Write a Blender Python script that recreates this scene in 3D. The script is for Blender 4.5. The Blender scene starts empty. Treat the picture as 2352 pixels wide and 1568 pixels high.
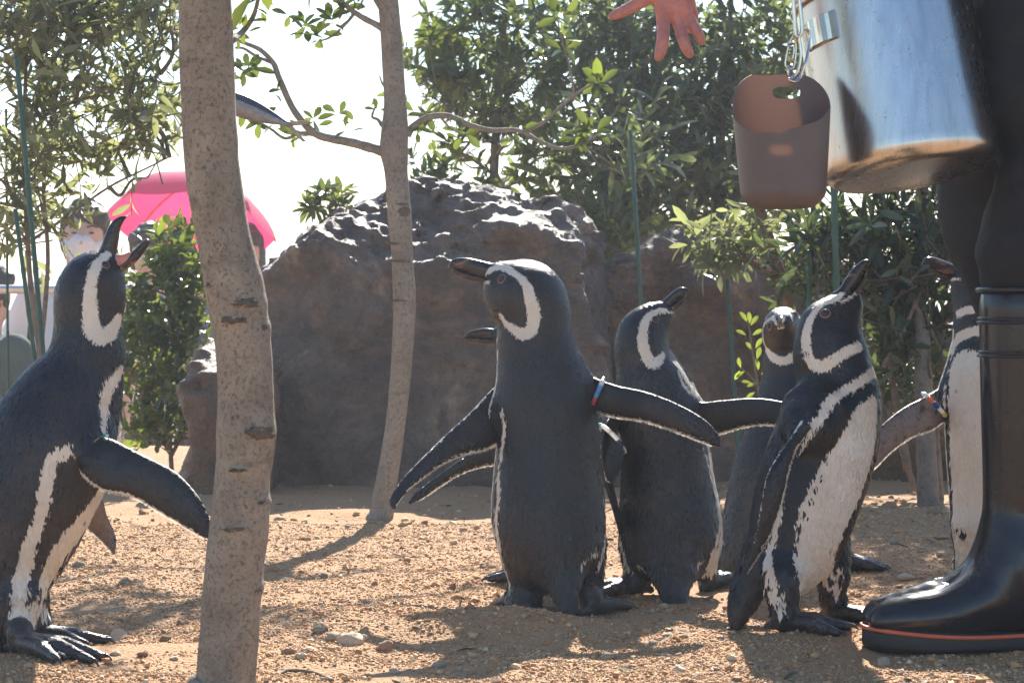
import bpy, math, random
import numpy as np
from mathutils import Vector, Matrix
from mathutils.bvhtree import BVHTree

# ------------------------------------------------------------------ camera, sky, sun, exposure
scene = bpy.context.scene
COL = scene.collection
PI = math.pi
FPX, UC, VH, HC = 5553.0, 1176.0, 700.0, 0.41      # focal length / principal column / horizon row in 2352 px units, eye height

cam_d = bpy.data.cameras.new('camera')
cam_d.sensor_width = 36.0
cam_d.lens = 36.0 * FPX / 2352.0
cam_d.shift_y = -(784.0 - VH) / 2352.0
cam_d.clip_start = 0.05
cam_d.clip_end = 2000.0
cam_d.dof.use_dof = True
cam_d.dof.focus_distance = 3.2
cam_d.dof.aperture_fstop = 26.0
cam = bpy.data.objects.new('camera', cam_d)
cam.location = (0, 0, HC)
cam.rotation_euler = (PI / 2, 0, 0)
COL.objects.link(cam)
scene.camera = cam

SUN_EL, SUN_AZ = math.radians(36.5), math.radians(8.0)   # sun behind the scene, a little to the right
world = bpy.data.worlds.new('World')
scene.world = world
world.use_nodes = True
wn = world.node_tree.nodes
wl = world.node_tree.links
sky = wn.new('ShaderNodeTexSky')
sky.sky_type = 'NISHITA'
sky.sun_disc = False
sky.sun_elevation = SUN_EL
sky.sun_rotation = SUN_AZ
sky.dust_density = 0.3
sky.air_density = 1.2
sky.ozone_density = 4.0
bg = wn['Background']
bg.inputs['Strength'].default_value = 0.085
wl.new(sky.outputs['Color'], bg.inputs['Color'])

sun_d = bpy.data.lights.new('sun', 'SUN')
sun_d.energy = 5.0
sun_d.angle = math.radians(0.55)
sun_d.color = (1.0, 0.93, 0.82)
sun = bpy.data.objects.new('sun', sun_d)
sdir = Vector((math.sin(SUN_AZ) * math.cos(SUN_EL), math.cos(SUN_AZ) * math.cos(SUN_EL), math.sin(SUN_EL)))
sun.rotation_euler = sdir.to_track_quat('Z', 'Y').to_euler()
sun.location = (2, 12, 12)
COL.objects.link(sun)

scene.view_settings.view_transform = 'Standard'
scene.view_settings.look = 'None'
scene.view_settings.gamma = 1.0
scene.view_settings.use_curve_mapping = False
scene.view_settings.exposure = 1.4
scene.render.engine = 'CYCLES'
scene.cycles.use_denoising = True
scene.cycles.denoising_input_passes = 'RGB_ALBEDO_NORMAL'
scene.cycles.denoising_prefilter = 'ACCURATE'
scene.cycles.max_bounces = 8
scene.cycles.transparent_max_bounces = 8
scene.cycles.sample_clamp_indirect = 6.0

# ------------------------------------------------------------------ helpers
rng = np.random.default_rng(7)
random.seed(7)


def P(u, v, d):
    return Vector(((u - UC) * d / FPX, d, HC + (VH - v) * d / FPX))


def PX(px, d):
    return px * d / FPX


def vhash(ix, iy, iz, seed):
    h = (ix.astype(np.int64) * 374761393 + iy.astype(np.int64) * 668265263 + iz.astype(np.int64) * 2147483647 + seed * 1442695041) & 0xFFFFFFFF
    h = ((h ^ (h >> 13)) * 1274126177) & 0xFFFFFFFF
    h = h ^ (h >> 16)
    return (h & 0xFFFF) / 65535.0


def vnoise(p, scale, seed=0):
    q = np.asarray(p, dtype=float) * scale
    i = np.floor(q).astype(np.int64)
    f = q - i
    f = f * f * (3 - 2 * f)
    out = 0.0
    for dx in (0, 1):
        wx = f[..., 0] if dx else 1 - f[..., 0]
        for dy in (0, 1):
            wy = f[..., 1] if dy else 1 - f[..., 1]
            for dz in (0, 1):
                wz = f[..., 2] if dz else 1 - f[..., 2]
                out = out + wx * wy * wz * vhash(i[..., 0] + dx, i[..., 1] + dy, i[..., 2] + dz, seed)
    return out * 2 - 1


def fbm(p, scale, octaves=4, seed=0, gain=0.5):
    a, s = 1.0, 0.0
    for o in range(octaves):
        s = s + a * vnoise(p, scale * 2.03 ** o, seed + o)
        a *= gain
    return s


def sstep(a, b, x):
    t = np.clip((x - a) / (b - a), 0, 1)
    return t * t * (3 - 2 * t)


def gz(x, y):
    """height of the sandy ground"""
    x = np.asarray(x, dtype=float)
    y = np.asarray(y, dtype=float)
    x, y = np.broadcast_arrays(x, y)
    p = np.stack([x, y, np.zeros_like(x)], -1)
    z = 0.010 * vnoise(p, 3.0, 3) + 0.005 * vnoise(p, 9.0, 4) + 0.0025 * vnoise(p, 26.0, 5)
    z = z * sstep(-2, 1, y)

    def bump(cx, cy, rx, ry, h):
        return h * np.exp(-(((x - cx) / rx) ** 2 + ((y - cy) / ry) ** 2))
    z = z + bump(0.0, 3.06, 0.11, 0.07, 0.030)
    z = z + bump(-0.30, 2.62, 0.15, 0.05, 0.010)
    z = z + bump(-0.15, 3.05, 0.12, 0.08, 0.014)
    z = z + bump(0.25, 2.6, 0.18, 0.09, 0.010)
    z = z + bump(0.5, 4.6, 0.3, 0.3, 0.03)
    z = z - 0.9 * sstep(6.9, 8.4, y)
    return z


def gzf(x, y):
    return float(gz(np.array([x]), np.array([y]))[0])


# ---- object helpers
BASE = {}


def tag(o, label=None, cat=None, group=None, kind=None):
    if label:
        o['label'] = label
    if cat:
        o['category'] = cat
    if group:
        o['group'] = group
    if kind:
        o['kind'] = kind
    return o


def empty(name, loc, label, cat, group=None):
    o = bpy.data.objects.new(name, None)
    COL.objects.link(o)
    o.location = loc
    o.empty_display_size = 0.05
    BASE[o.name] = Vector(loc)
    tag(o, label, cat, group)
    return o


def mesh_obj(name, verts, faces, mat=None, parent=None, base=None, smooth=True, attrs=None, cols=None):
    """verts in world space; the object's origin is the parent's base (or base / 0)"""
    verts = np.asarray(verts, dtype=float)
    b = BASE[parent.name] if parent is not None else (Vector(base) if base is not None else Vector((0, 0, 0)))
    me = bpy.data.meshes.new(name)
    v = verts - np.array(b)
    if isinstance(faces, np.ndarray) and faces.ndim == 2:
        n, m = faces.shape
        me.vertices.add(len(v))
        me.vertices.foreach_set('co', v.astype(np.float32).ravel())
        me.loops.add(n * m)
        me.loops.foreach_set('vertex_index', faces.astype(np.int32).ravel())
        me.polygons.add(n)
        me.polygons.foreach_set('loop_start', np.arange(0, n * m, m, dtype=np.int32))
        me.polygons.foreach_set('loop_total', np.full(n, m, dtype=np.int32))
        me.update(calc_edges=True)
        me.validate()
    else:
        me.from_pydata([tuple(q) for q in v], [], [tuple(int(i) for i in f) for f in faces])
        me.update()
    if smooth:
        me.polygons.foreach_set('use_smooth', np.ones(len(me.polygons), dtype=bool))
    for k, a in (attrs or {}).items():
        at = me.attributes.new(k, 'FLOAT', 'POINT')
        at.data.foreach_set('value', np.asarray(a, dtype=np.float32))
    for k, a in (cols or {}).items():
        at = me.attributes.new(k, 'FLOAT_COLOR', 'POINT')
        a = np.asarray(a, dtype=np.float32)
        if a.shape[1] == 3:
            a = np.concatenate([a, np.ones((len(a), 1), np.float32)], 1)
        at.data.foreach_set('color', a.ravel())
    o = bpy.data.objects.new(name, me)
    COL.objects.link(o)
    BASE[o.name] = Vector(b)
    if parent is not None:
        o.parent = parent
    else:
        o.location = b
    # children of a child share its base, so their own location stays zero
    if mat is not None:
        me.materials.append(mat)
    return o


class MB:
    """collects pieces of one mesh"""
    def __init__(self):
        self.v = []
        self.f = []
        self.n = 0

    def add(self, v, f):
        v = np.asarray(v, dtype=float)
        self.v.append(v)
        for q in f:
            self.f.append(tuple(int(i) + self.n for i in q))
        self.n += len(v)
        return self

    def build(self, name, mat, parent=None, **k):
        return mesh_obj(name, np.concatenate(self.v), self.f, mat, parent, **k)


def catmull(pts, n):
    """resample rows of numbers by a Catmull-Rom spline, n steps per span"""
    a = np.asarray(pts, dtype=float)
    if len(a) < 3:
        return np.array([a[0] + (a[-1] - a[0]) * t for t in np.linspace(0, 1, n + 1)])
    ext = np.vstack([2 * a[0] - a[1], a, 2 * a[-1] - a[-2]])
    out = []
    for i in range(len(a) - 1):
        p0, p1, p2, p3 = ext[i:i + 4]
        for s in range(n):
            t = s / n
            out.append(0.5 * (2 * p1 + (p2 - p0) * t + (2 * p0 - 5 * p1 + 4 * p2 - p3) * t * t + (3 * p1 - p0 - 3 * p2 + p3) * t ** 3))
    out.append(a[-1])
    return np.array(out)


def tube(pts, rads, sides=10, rough=0.0, seed=0, cap=True):
    """tapered tube along points -> verts, faces"""
    p = np.asarray(pts, dtype=float)
    r = np.broadcast_to(np.asarray(rads, dtype=float), (len(p),))
    t = np.gradient(p, axis=0)
    t /= np.linalg.norm(t, axis=1)[:, None] + 1e-12
    ref = np.array([0.0, 1.0, 0.0]) if abs(t[0][1]) < 0.9 else np.array([1.0, 0, 0])
    V = []
    nrm = np.cross(t[0], ref)
    nrm /= np.linalg.norm(nrm)
    for i in range(len(p)):
        nrm = nrm - t[i] * np.dot(nrm, t[i])
        nrm /= np.linalg.norm(nrm) + 1e-12
        b = np.cross(t[i], nrm)
        a = np.arange(sides) * 2 * PI / sides
        V.append(p[i] + r[i] * (np.cos(a)[:, None] * nrm + np.sin(a)[:, None] * b))
    V = np.concatenate(V)
    if rough:
        c = np.repeat(p, sides, 0)
        k = 1 + rough * fbm(V, 1.0 / (np.mean(r) * 1.6), 3, seed)
        V = c + (V - c) * k[:, None]
    F = []
    m = len(p)
    for i in range(m - 1):
        for j in range(sides):
            k = (j + 1) % sides
            F.append((i * sides + j, i * sides + k, (i + 1) * sides + k, (i + 1) * sides + j))
    if cap:
        F.append(tuple(range(sides - 1, -1, -1)))
        F.append(tuple((m - 1) * sides + j for j in range(sides)))
    return V, F


def blade(pairs, sub=5, sides=16, pw=1.0, roll=None):
    """solid between two edges: rows (edge A xyz, edge B xyz, half thickness) in world space.
    returns verts, faces, and the across-parameter (-1 at A, +1 at B)"""
    rows = catmull([list(a) + list(b) + [t] for a, b, t in pairs], sub)
    n = len(rows)
    A, B, T = rows[:, :3], rows[:, 3:6], np.maximum(rows[:, 6], 0.0004)
    C = (A + B) / 2
    X = (B - A) / 2
    tan = np.gradient(C, axis=0)
    N = np.cross(X, tan)
    N /= np.linalg.norm(N, axis=1)[:, None] + 1e-12
    a = np.arange(sides) * 2 * PI / sides
    ca = np.cos(a)
    sa = np.sign(np.sin(a)) * np.abs(np.sin(a)) ** pw
    V = C[:, None] + X[:, None] * ca[None, :, None] + N[:, None] * (T[:, None] * sa[None])[..., None]
    V = V.reshape(-1, 3)
    across = np.tile(ca, n)
    F = []
    for i in range(n - 1):
        for j in range(sides):
            k = (j + 1) % sides
            F.append((i * sides + j, (i + 1) * sides + j, (i + 1) * sides + k, i * sides + k))
    F.append(tuple(range(sides)))
    F.append(tuple((n - 1) * sides + j for j in range(sides - 1, -1, -1)))
    return V, F, across, np.repeat(np.linspace(0, 1, n), sides), np.repeat(np.linalg.norm(X, axis=1), sides)


def uv_sphere(c, r, seg=14, ring=9, squash=(1, 1, 1)):
    V = [(0, 0, 1)]
    for i in range(1, ring):
        th = PI * i / ring
        for j in range(seg):
            ph = 2 * PI * j / seg
            V.append((math.sin(th) * math.cos(ph), math.sin(th) * math.sin(ph), math.cos(th)))
    V.append((0, 0, -1))
    F = []
    for j in range(seg):
        F.append((0, 1 + j, 1 + (j + 1) % seg))
    for i in range(ring - 2):
        for j in range(seg):
            a, b = 1 + i * seg + j, 1 + i * seg + (j + 1) % seg
            F.append((a, a + seg, b + seg, b))
    l = len(V) - 1
    for j in range(seg):
        a, b = 1 + (ring - 2) * seg + j, 1 + (ring - 2) * seg + (j + 1) % seg
        F.append((a, l, b))
    return np.array(V) * np.array(squash) * r + np.array(c), F


def torus(c, axis, R, r, seg=20, sides=8):
    axis = np.array(axis, dtype=float)
    axis /= np.linalg.norm(axis)
    ref = np.array([0, 0, 1.0]) if abs(axis[2]) < 0.9 else np.array([1.0, 0, 0])
    a = np.cross(axis, ref)
    a /= np.linalg.norm(a)
    b = np.cross(axis, a)
    V = []
    for i in range(seg):
        t = 2 * PI * i / seg
        e = math.cos(t) * a + math.sin(t) * b
        for j in range(sides):
            s = 2 * PI * j / sides
            V.append(np.array(c) + e * (R + r * math.cos(s)) + axis * r * math.sin(s))
    F = []
    for i in range(seg):
        for j in range(sides):
            i2, j2 = (i + 1) % seg, (j + 1) % sides
            F.append((i * sides + j, i * sides + j2, i2 * sides + j2, i2 * sides + j))
    return np.array(V), F


# ---- implicit surfaces
def cone_dist(p, a, b, ra, rb):
    ab = b - a
    L2 = float(np.dot(ab, ab)) + 1e-12
    t = np.clip(((p - a) @ ab) / L2, 0, 1)
    q = p - (a + t[..., None] * ab)
    return np.sqrt((q * q).sum(-1)) - (ra + (rb - ra) * t)


def smin(a, b, k):
    h = np.clip(0.5 + 0.5 * (b - a) / k, 0, 1)
    return b + (a - b) * h - k * h * (1 - h)


def surface_nets(F, origin, h):
    S = F < 0
    nx, ny, nz = F.shape
    c = [S[i:nx - 1 + i, j:ny - 1 + j, k:nz - 1 + k] for i in (0, 1) for j in (0, 1) for k in (0, 1)]
    cnt = sum(x.astype(np.int8) for x in c)
    act = (cnt > 0) & (cnt < 8)
    ii = np.argwhere(act)
    idx = np.full(act.shape, -1, dtype=np.int64)
    idx[act] = np.arange(len(ii))
    acc = np.zeros((len(ii), 3))
    num = np.zeros(len(ii))
    corners = [(i, j, k) for i in (0, 1) for j in (0, 1) for k in (0, 1)]
    val = {q: F[ii[:, 0] + q[0], ii[:, 1] + q[1], ii[:, 2] + q[2]] for q in corners}
    for q in corners:
        for ax in range(3):
            if q[ax] == 0:
                q2 = list(q)
                q2[ax] = 1
                q2 = tuple(q2)
                a, b = val[q], val[q2]
                m = (a < 0) != (b < 0)
                t = np.where(m, a / np.where(m, a - b, 1), 0)
                for k in range(3):
                    if k == ax:
                        acc[:, k] += np.where(m, t, 0)
                    else:
                        acc[:, k] += np.where(m, q[k], 0)
                num += m
    V = (ii + acc / num[:, None]) * h + np.array(origin)
    quads = []
    for ax in range(3):
        a1, a2 = (ax + 1) % 3, (ax + 2) % 3
        sl0 = [slice(None)] * 3
        sl1 = [slice(None)] * 3
        sl0[ax] = slice(0, -1)
        sl1[ax] = slice(1, None)
        s0, s1 = S[tuple(sl0)], S[tuple(sl1)]
        m = s0 != s1
        e = np.argwhere(m)
        ok = (e[:, a1] > 0) & (e[:, a2] > 0) & (e[:, a1] < idx.shape[a1]) & (e[:, a2] < idx.shape[a2])
        e = e[ok]
        flip = s0[e[:, 0], e[:, 1], e[:, 2]]

        def cid(d1, d2):
            q = e.copy()
            q[:, a1] += d1
            q[:, a2] += d2
            return idx[q[:, 0], q[:, 1], q[:, 2]]
        q = np.stack([cid(-1, -1), cid(0, -1), cid(0, 0), cid(-1, 0)], 1)
        q = np.where(flip[:, None], q, q[:, ::-1])
        quads.append(q)
    Q = np.concatenate(quads)
    Q = Q[(Q >= 0).all(1)]
    return V, Q


def sdf_mesh(groups, h, k, pad=0.02, post=None):
    """groups: list of (tag, [(a, b, ra, rb), ...]) in world space. k: blend width between groups.
    returns verts, quads, {tag: distance at verts}"""
    allc = [c for _, cs in groups for c in cs]
    lo = np.min([np.minimum(np.array(c[0]) - c[2], np.array(c[1]) - c[3]) for c in allc], 0) - pad
    hi = np.max([np.maximum(np.array(c[0]) + c[2], np.array(c[1]) + c[3]) for c in allc], 0) + pad
    n = np.ceil((hi - lo) / h).astype(int) + 1
    ax = [lo[i] + np.arange(n[i]) * h for i in range(3)]
    mar = max(2.2 * k, 3 * h)

    def field(cs):
        G = np.full(n, 0.5)
        for a, b, ra, rb in cs:
            a, b = np.array(a, float), np.array(b, float)
            l = np.minimum(a - ra, b - rb) - mar
            u = np.maximum(a + ra, b + rb) + mar
            i0 = np.maximum(((l - lo) / h).astype(int), 0)
            i1 = np.minimum(((u - lo) / h).astype(int) + 2, n)
            if (i1 <= i0).any():
                continue
            g = np.stack(np.meshgrid(*[ax[q][i0[q]:i1[q]] for q in range(3)], indexing='ij'), -1)
            sl = tuple(slice(i0[q], i1[q]) for q in range(3))
            G[sl] = np.minimum(G[sl], cone_dist(g, a, b, ra, rb))
        return G
    F = None
    for tg, cs in groups:
        G = field(cs)
        F = G if F is None else smin(F, G, k)
    if post is not None:
        F = post(F, ax)
    V, Q = surface_nets(F, lo, h)
    D = {}
    for tg, cs in groups:
        m = np.full(len(V), 9.0)
        for a, b, ra, rb in cs:
            m = np.minimum(m, cone_dist(V, np.array(a, float), np.array(b, float), ra, rb))
        D[tg] = np.minimum(D[tg], m) if tg in D else m
    return V, Q, D


def chain(pts, n=3):
    """rows (x,y,z,r) -> list of cones through a spline"""
    q = catmull(pts, n)
    return [(q[i, :3], q[i + 1, :3], q[i, 3], q[i + 1, 3]) for i in range(len(q) - 1)]


def pchain(pts, d0, n=3):
    """rows (u,v,r_px[,d]) in picture units at distance d0"""
    w = []
    for q in pts:
        d = q[3] if len(q) > 3 else d0
        w.append(list(P(q[0], q[1], d)) + [PX(q[2], d)])
    return chain(w, n)


# ------------------------------------------------------------------ materials
def new_mat(name):
    m = bpy.data.materials.new(name)
    m.use_nodes = True
    nt = m.node_tree
    b = nt.nodes['Principled BSDF']
    return m, nt, b


def N(nt, t, **k):
    n = nt.nodes.new(t)
    for a, v in k.items():
        setattr(n, a, v)
    return n


def L(nt, a, b):
    nt.links.new(a, b)


def ramp(nt, fac, stops):
    r = N(nt, 'ShaderNodeValToRGB')
    e = r.color_ramp.elements
    while len(e) > 1:
        e.remove(e[-1])
    e[0].position = stops[0][0]
    e[0].color = (*stops[0][1], 1)
    for p, c in stops[1:]:
        x = e.new(p)
        x.color = (*c, 1)
    L(nt, fac, r.inputs['Fac'])
    return r


def noise(nt, scale, detail=4, rough=0.6, vec=None, dist=0.0):
    n = N(nt, 'ShaderNodeTexNoise')
    n.inputs['Scale'].default_value = scale
    n.inputs['Detail'].default_value = detail
    n.inputs['Roughness'].default_value = rough
    n.inputs['Distortion'].default_value = dist
    if vec is not None:
        L(nt, vec, n.inputs['Vector'])
    return n


def ocoord(nt, scale=(1, 1, 1)):
    t = N(nt, 'ShaderNodeTexCoord')
    m = N(nt, 'ShaderNodeMapping')
    m.inputs['Scale'].default_value = scale
    L(nt, t.outputs['Object'], m.inputs['Vector'])
    return m.outputs['Vector']


def bump(nt, height, bsdf, strength=0.5, dist=0.01):
    b = N(nt, 'ShaderNodeBump')
    b.inputs['Strength'].default_value = strength
    b.inputs['Distance'].default_value = dist
    L(nt, height, b.inputs['Height'])
    L(nt, b.outputs['Normal'], bsdf.inputs['Normal'])
    return b


def simple_mat(name, col, rough=0.5, var=0.15, nscale=30, metallic=0.0, bstr=0.0, bscale=60, spec=0.5, trans=None, stretch=(1, 1, 1)):
    m, nt, b = new_mat(name)
    oc = ocoord(nt, stretch)
    n = noise(nt, nscale, 4, 0.6, oc)
    lo = tuple(max(0, c * (1 - var)) for c in col)
    hi = tuple(min(1, c * (1 + var)) for c in col)
    r = ramp(nt, n.outputs['Fac'], [(0.3, lo), (0.7, hi)])
    L(nt, r.outputs['Color'], b.inputs['Base Color'])
    b.inputs['Roughness'].default_value = rough
    b.inputs['Metallic'].default_value = metallic
    b.inputs['Specular IOR Level'].default_value = spec
    if bstr:
        n2 = noise(nt, bscale, 3, 0.6, oc)
        bump(nt, n2.outputs['Fac'], b, bstr, 0.005)
    if trans:
        tr = N(nt, 'ShaderNodeBsdfTranslucent')
        tr.inputs['Color'].default_value = (*trans[1], 1)
        mx = N(nt, 'ShaderNodeMixShader')
        mx.inputs['Fac'].default_value = trans[0]
        L(nt, b.outputs[0], mx.inputs[1])
        L(nt, tr.outputs[0], mx.inputs[2])
        L(nt, mx.outputs[0], nt.nodes['Material Output'].inputs['Surface'])
    return m


def mixcol(nt, fac, a, b):
    m = N(nt, 'ShaderNodeMix', data_type='RGBA')
    if hasattr(fac, 'links'):
        L(nt, fac, m.inputs[0])
    else:
        m.inputs[0].default_value = fac
    for s, i in ((a, 6), (b, 7)):
        if hasattr(s, 'links'):
            L(nt, s, m.inputs[i])
        else:
            m.inputs[i].default_value = (*s, 1)
    return m.outputs[2]


def mathn(nt, op, a, b=None, c=None):
    m = N(nt, 'ShaderNodeMath', operation=op)
    for i, s in enumerate((a, b, c)):
        if s is None:
            continue
        if hasattr(s, 'links'):
            L(nt, s, m.inputs[i])
        else:
            m.inputs[i].default_value = s
    return m.outputs[0]


def attr(nt, name):
    a = N(nt, 'ShaderNodeAttribute')
    a.attribute_name = name
    return a


def penguin_material():
    m, nt, b = new_mat('penguin_plumage')
    oc = ocoord(nt)
    w = attr(nt, 'white').outputs['Fac']
    n1 = noise(nt, 300, 3, 0.7, ocoord(nt, (1, 1, 0.45)), 0.6)
    n1b = noise(nt, 60, 2, 0.5, oc)
    j = mathn(nt, 'MULTIPLY_ADD', n1.outputs['Fac'], 0.009, -0.0045)
    j2 = mathn(nt, 'MULTIPLY_ADD', n1b.outputs['Fac'], 0.005, -0.0025)
    s = mathn(nt, 'ADD', mathn(nt, 'ADD', w, j), j2)
    mr = N(nt, 'ShaderNodeMapRange')
    mr.inputs['From Min'].default_value = -0.0006
    mr.inputs['From Max'].default_value = 0.0008
    L(nt, s, mr.inputs['Value'])
    whitef = mr.outputs['Result']
    n2 = noise(nt, 14, 4, 0.6, oc)
    ocs = ocoord(nt, (1, 1, 0.6))
    n3 = noise(nt, 520, 3, 0.65, ocs)
    vor = N(nt, 'ShaderNodeTexVoronoi')
    vor.inputs['Scale'].default_value = 340
    L(nt, ocs, vor.inputs['Vector'])
    blk = ramp(nt, n2.outputs['Fac'], [(0.34, (0.0035, 0.0042, 0.008)), (0.50, (0.006, 0.0066, 0.010)), (0.66, (0.018, 0.0138, 0.0122))]).outputs['Color']
    blk = mixcol(nt, mathn(nt, 'MULTIPLY', n3.outputs['Fac'], 0.2), blk, (0.02, 0.022, 0.033))
    wht = ramp(nt, n2.outputs['Fac'], [(0.3, (0.66, 0.57, 0.46)), (0.6, (0.76, 0.70, 0.61)), (0.75, (0.80, 0.77, 0.71))]).outputs['Color']
    spots = N(nt, 'ShaderNodeTexVoronoi')
    spots.inputs['Scale'].default_value = 26
    L(nt, oc, spots.inputs['Vector'])
    sp = mathn(nt, 'LESS_THAN', mathn(nt, 'ADD', spots.outputs['Distance'], mathn(nt, 'MULTIPLY', n1.outputs['Fac'], 0.06)), 0.105)
    wht = mixcol(nt, mathn(nt, 'MULTIPLY', sp, attr(nt, 'spots').outputs['Fac']), wht, (0.05, 0.045, 0.045))
    col = mixcol(nt, whitef, blk, wht)
    tone = attr(nt, 'tone').outputs['Fac']
    hs = N(nt, 'ShaderNodeHueSaturation')
    L(nt, mathn(nt, 'ADD', tone, 1.0), hs.inputs['Value'])
    L(nt, col, hs.inputs['Color'])
    col = hs.outputs['Color']
    und = attr(nt, 'under').outputs['Fac']
    n4 = noise(nt, 55, 4, 0.7, oc)
    undc = ramp(nt, n4.outputs['Fac'], [(0.34, (0.035, 0.03, 0.028)), (0.42, (0.19, 0.145, 0.125)), (0.75, (0.27, 0.22, 0.20))]).outputs['Color']
    col = mixcol(nt, und, col, undc)
    ft = attr(nt, 'foot').outputs['Fac']
    ftc = ramp(nt, n4.outputs['Fac'], [(0.3, (0.018, 0.017, 0.018)), (0.55, (0.035, 0.032, 0.034)), (0.7, (0.15, 0.12, 0.11))]).outputs['Color']
    col = mixcol(nt, ft, col, ftc)
    L(nt, col, b.inputs['Base Color'])
    b.inputs['Roughness'].default_value = 0.42
    L(nt, mathn(nt, 'MULTIPLY_ADD', whitef, 0.42, 0.27), b.inputs['Roughness'])
    b.inputs['Specular IOR Level'].default_value = 0.5
    b.inputs['Sheen Weight'].default_value = 0.05
    b.inputs['Sheen Roughness'].default_value = 0.4
    hgt = mathn(nt, 'ADD', vor.outputs['Distance'], mathn(nt, 'MULTIPLY', n3.outputs['Fac'], 1.3))
    bump(nt, hgt, b, 0.5, 0.0016)
    return m


def leaf_material(name, c1, c2, tcol, rough=0.33, tf=0.42):
    m, nt, b = new_mat(name)
    a = attr(nt, 'lc')
    oc = ocoord(nt)
    n = noise(nt, 25, 3, 0.6, oc)
    r = ramp(nt, a.outputs['Fac'], [(0.0, c1), (0.75, c2), (1.0, tuple(min(1, q * 1.5) for q in c2))])
    col = mixcol(nt, mathn(nt, 'MULTIPLY', n.outputs['Fac'], 0.35), r.outputs['Color'], tuple(q * 0.5 for q in c1))
    L(nt, col, b.inputs['Base Color'])
    b.inputs['Roughness'].default_value = rough
    b.inputs['Specular IOR Level'].default_value = 0.6
    tr = N(nt, 'ShaderNodeBsdfTranslucent')
    tc = mixcol(nt, a.outputs['Fac'], tuple(q * 0.5 for q in tcol), tcol)
    L(nt, tc, tr.inputs['Color'])
    mx = N(nt, 'ShaderNodeMixShader')
    mx.inputs['Fac'].default_value = tf
    L(nt, b.outputs[0], mx.inputs[1])
    L(nt, tr.outputs[0], mx.inputs[2])
    L(nt, mx.outputs[0], nt.nodes['Material Output'].inputs['Surface'])
    return m


def bark_material(name, c1, c2, c3, spot=90):
    m, nt, b = new_mat(name)
    oc = ocoord(nt, (1, 1, 0.9))
    n1 = noise(nt, 16, 7, 0.72, oc, 0.5)
    n2 = noise(nt, spot, 4, 0.75, oc)
    n3 = noise(nt, 22, 4, 0.7, ocoord(nt, (0.5, 0.5, 1.6)))
    base = ramp(nt, n1.outputs['Fac'], [(0.3, c1), (0.62, c2)]).outputs['Color']
    dots = ramp(nt, n2.outputs['Fac'], [(0.50, (0, 0, 0)), (0.66, (1, 1, 1))]).outputs['Color']
    n5 = noise(nt, 30, 5, 0.7, ocoord(nt, (1, 1, 1.3)), 0.6)
    dots = mathn(nt, 'MULTIPLY', dots, mathn(nt, 'MULTIPLY', n5.outputs['Fac'], 1.5))
    col = mixcol(nt, dots, base, c3)
    band = ramp(nt, n3.outputs['Fac'], [(0.58, (0, 0, 0)), (0.70, (1, 1, 1))]).outputs['Color']
    col = mixcol(nt, mathn(nt, 'MULTIPLY', band, 0.5), col, (c3[0] * 1.1, c3[1] * 1.25, c3[2] * 0.9))
    L(nt, col, b.inputs['Base Color'])
    b.inputs['Roughness'].default_value = 0.85
    n6 = noise(nt, 55, 4, 0.7, ocoord(nt, (0.35, 0.35, 2.2)), 0.4)
    h = mathn(nt, 'ADD', mathn(nt, 'MULTIPLY', n2.outputs['Fac'], 0.8), n3.outputs['Fac'])
    h = mathn(nt, 'ADD', h, mathn(nt, 'MULTIPLY', n6.outputs['Fac'], 0.8))
    bump(nt, h, b, 0.8, 0.005)
    return m


def rock_material(name='volcanic_rock', k=(1, 1, 1)):
    m, nt, b = new_mat(name)
    oc = ocoord(nt)
    n1 = noise(nt, 4.2, 8, 0.72, oc, 0.9)
    n2 = noise(nt, 28, 6, 0.7, oc)
    n3 = noise(nt, 9, 5, 0.7, ocoord(nt, (1, 1, 2.5)))
    col = ramp(nt, n1.outputs['Fac'], [(0.34, (0.055, 0.045, 0.042)), (0.46, (0.14, 0.098, 0.075)), (0.56, (0.20, 0.135, 0.095)), (0.66, (0.36, 0.25, 0.17))]).outputs['Color']
    col = mixcol(nt, ramp(nt, n2.outputs['Fac'], [(0.45, (0, 0, 0)), (0.62, (0.6, 0.6, 0.6))]).outputs['Color'], col, (0.085, 0.07, 0.063))
    tk = N(nt, 'ShaderNodeMix', data_type='RGBA', blend_type='MULTIPLY')
    tk.inputs[0].default_value = 1.0
    L(nt, col, tk.inputs[6])
    tk.inputs[7].default_value = (*k, 1)
    L(nt, tk.outputs[2], b.inputs['Base Color'])
    b.inputs['Roughness'].default_value = 0.5
    b.inputs['Specular IOR Level'].default_value = 0.5
    vo = N(nt, 'ShaderNodeTexVoronoi', feature='DISTANCE_TO_EDGE')
    vo.inputs['Scale'].default_value = 7
    wv = mathn(nt, 'MULTIPLY_ADD', n2.outputs['Fac'], 0.0, 0.0)
    L(nt, ocoord(nt, (1, 1, 1.3)), vo.inputs['Vector'])
    n4 = noise(nt, 90, 4, 0.75, oc)
    h = mathn(nt, 'ADD', mathn(nt, 'MULTIPLY', n2.outputs['Fac'], 0.9), n3.outputs['Fac'])
    h = mathn(nt, 'ADD', h, mathn(nt, 'MULTIPLY', n4.outputs['Fac'], 0.45))
    bump(nt, h, b, 1.0, 0.03)
    return m


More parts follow.
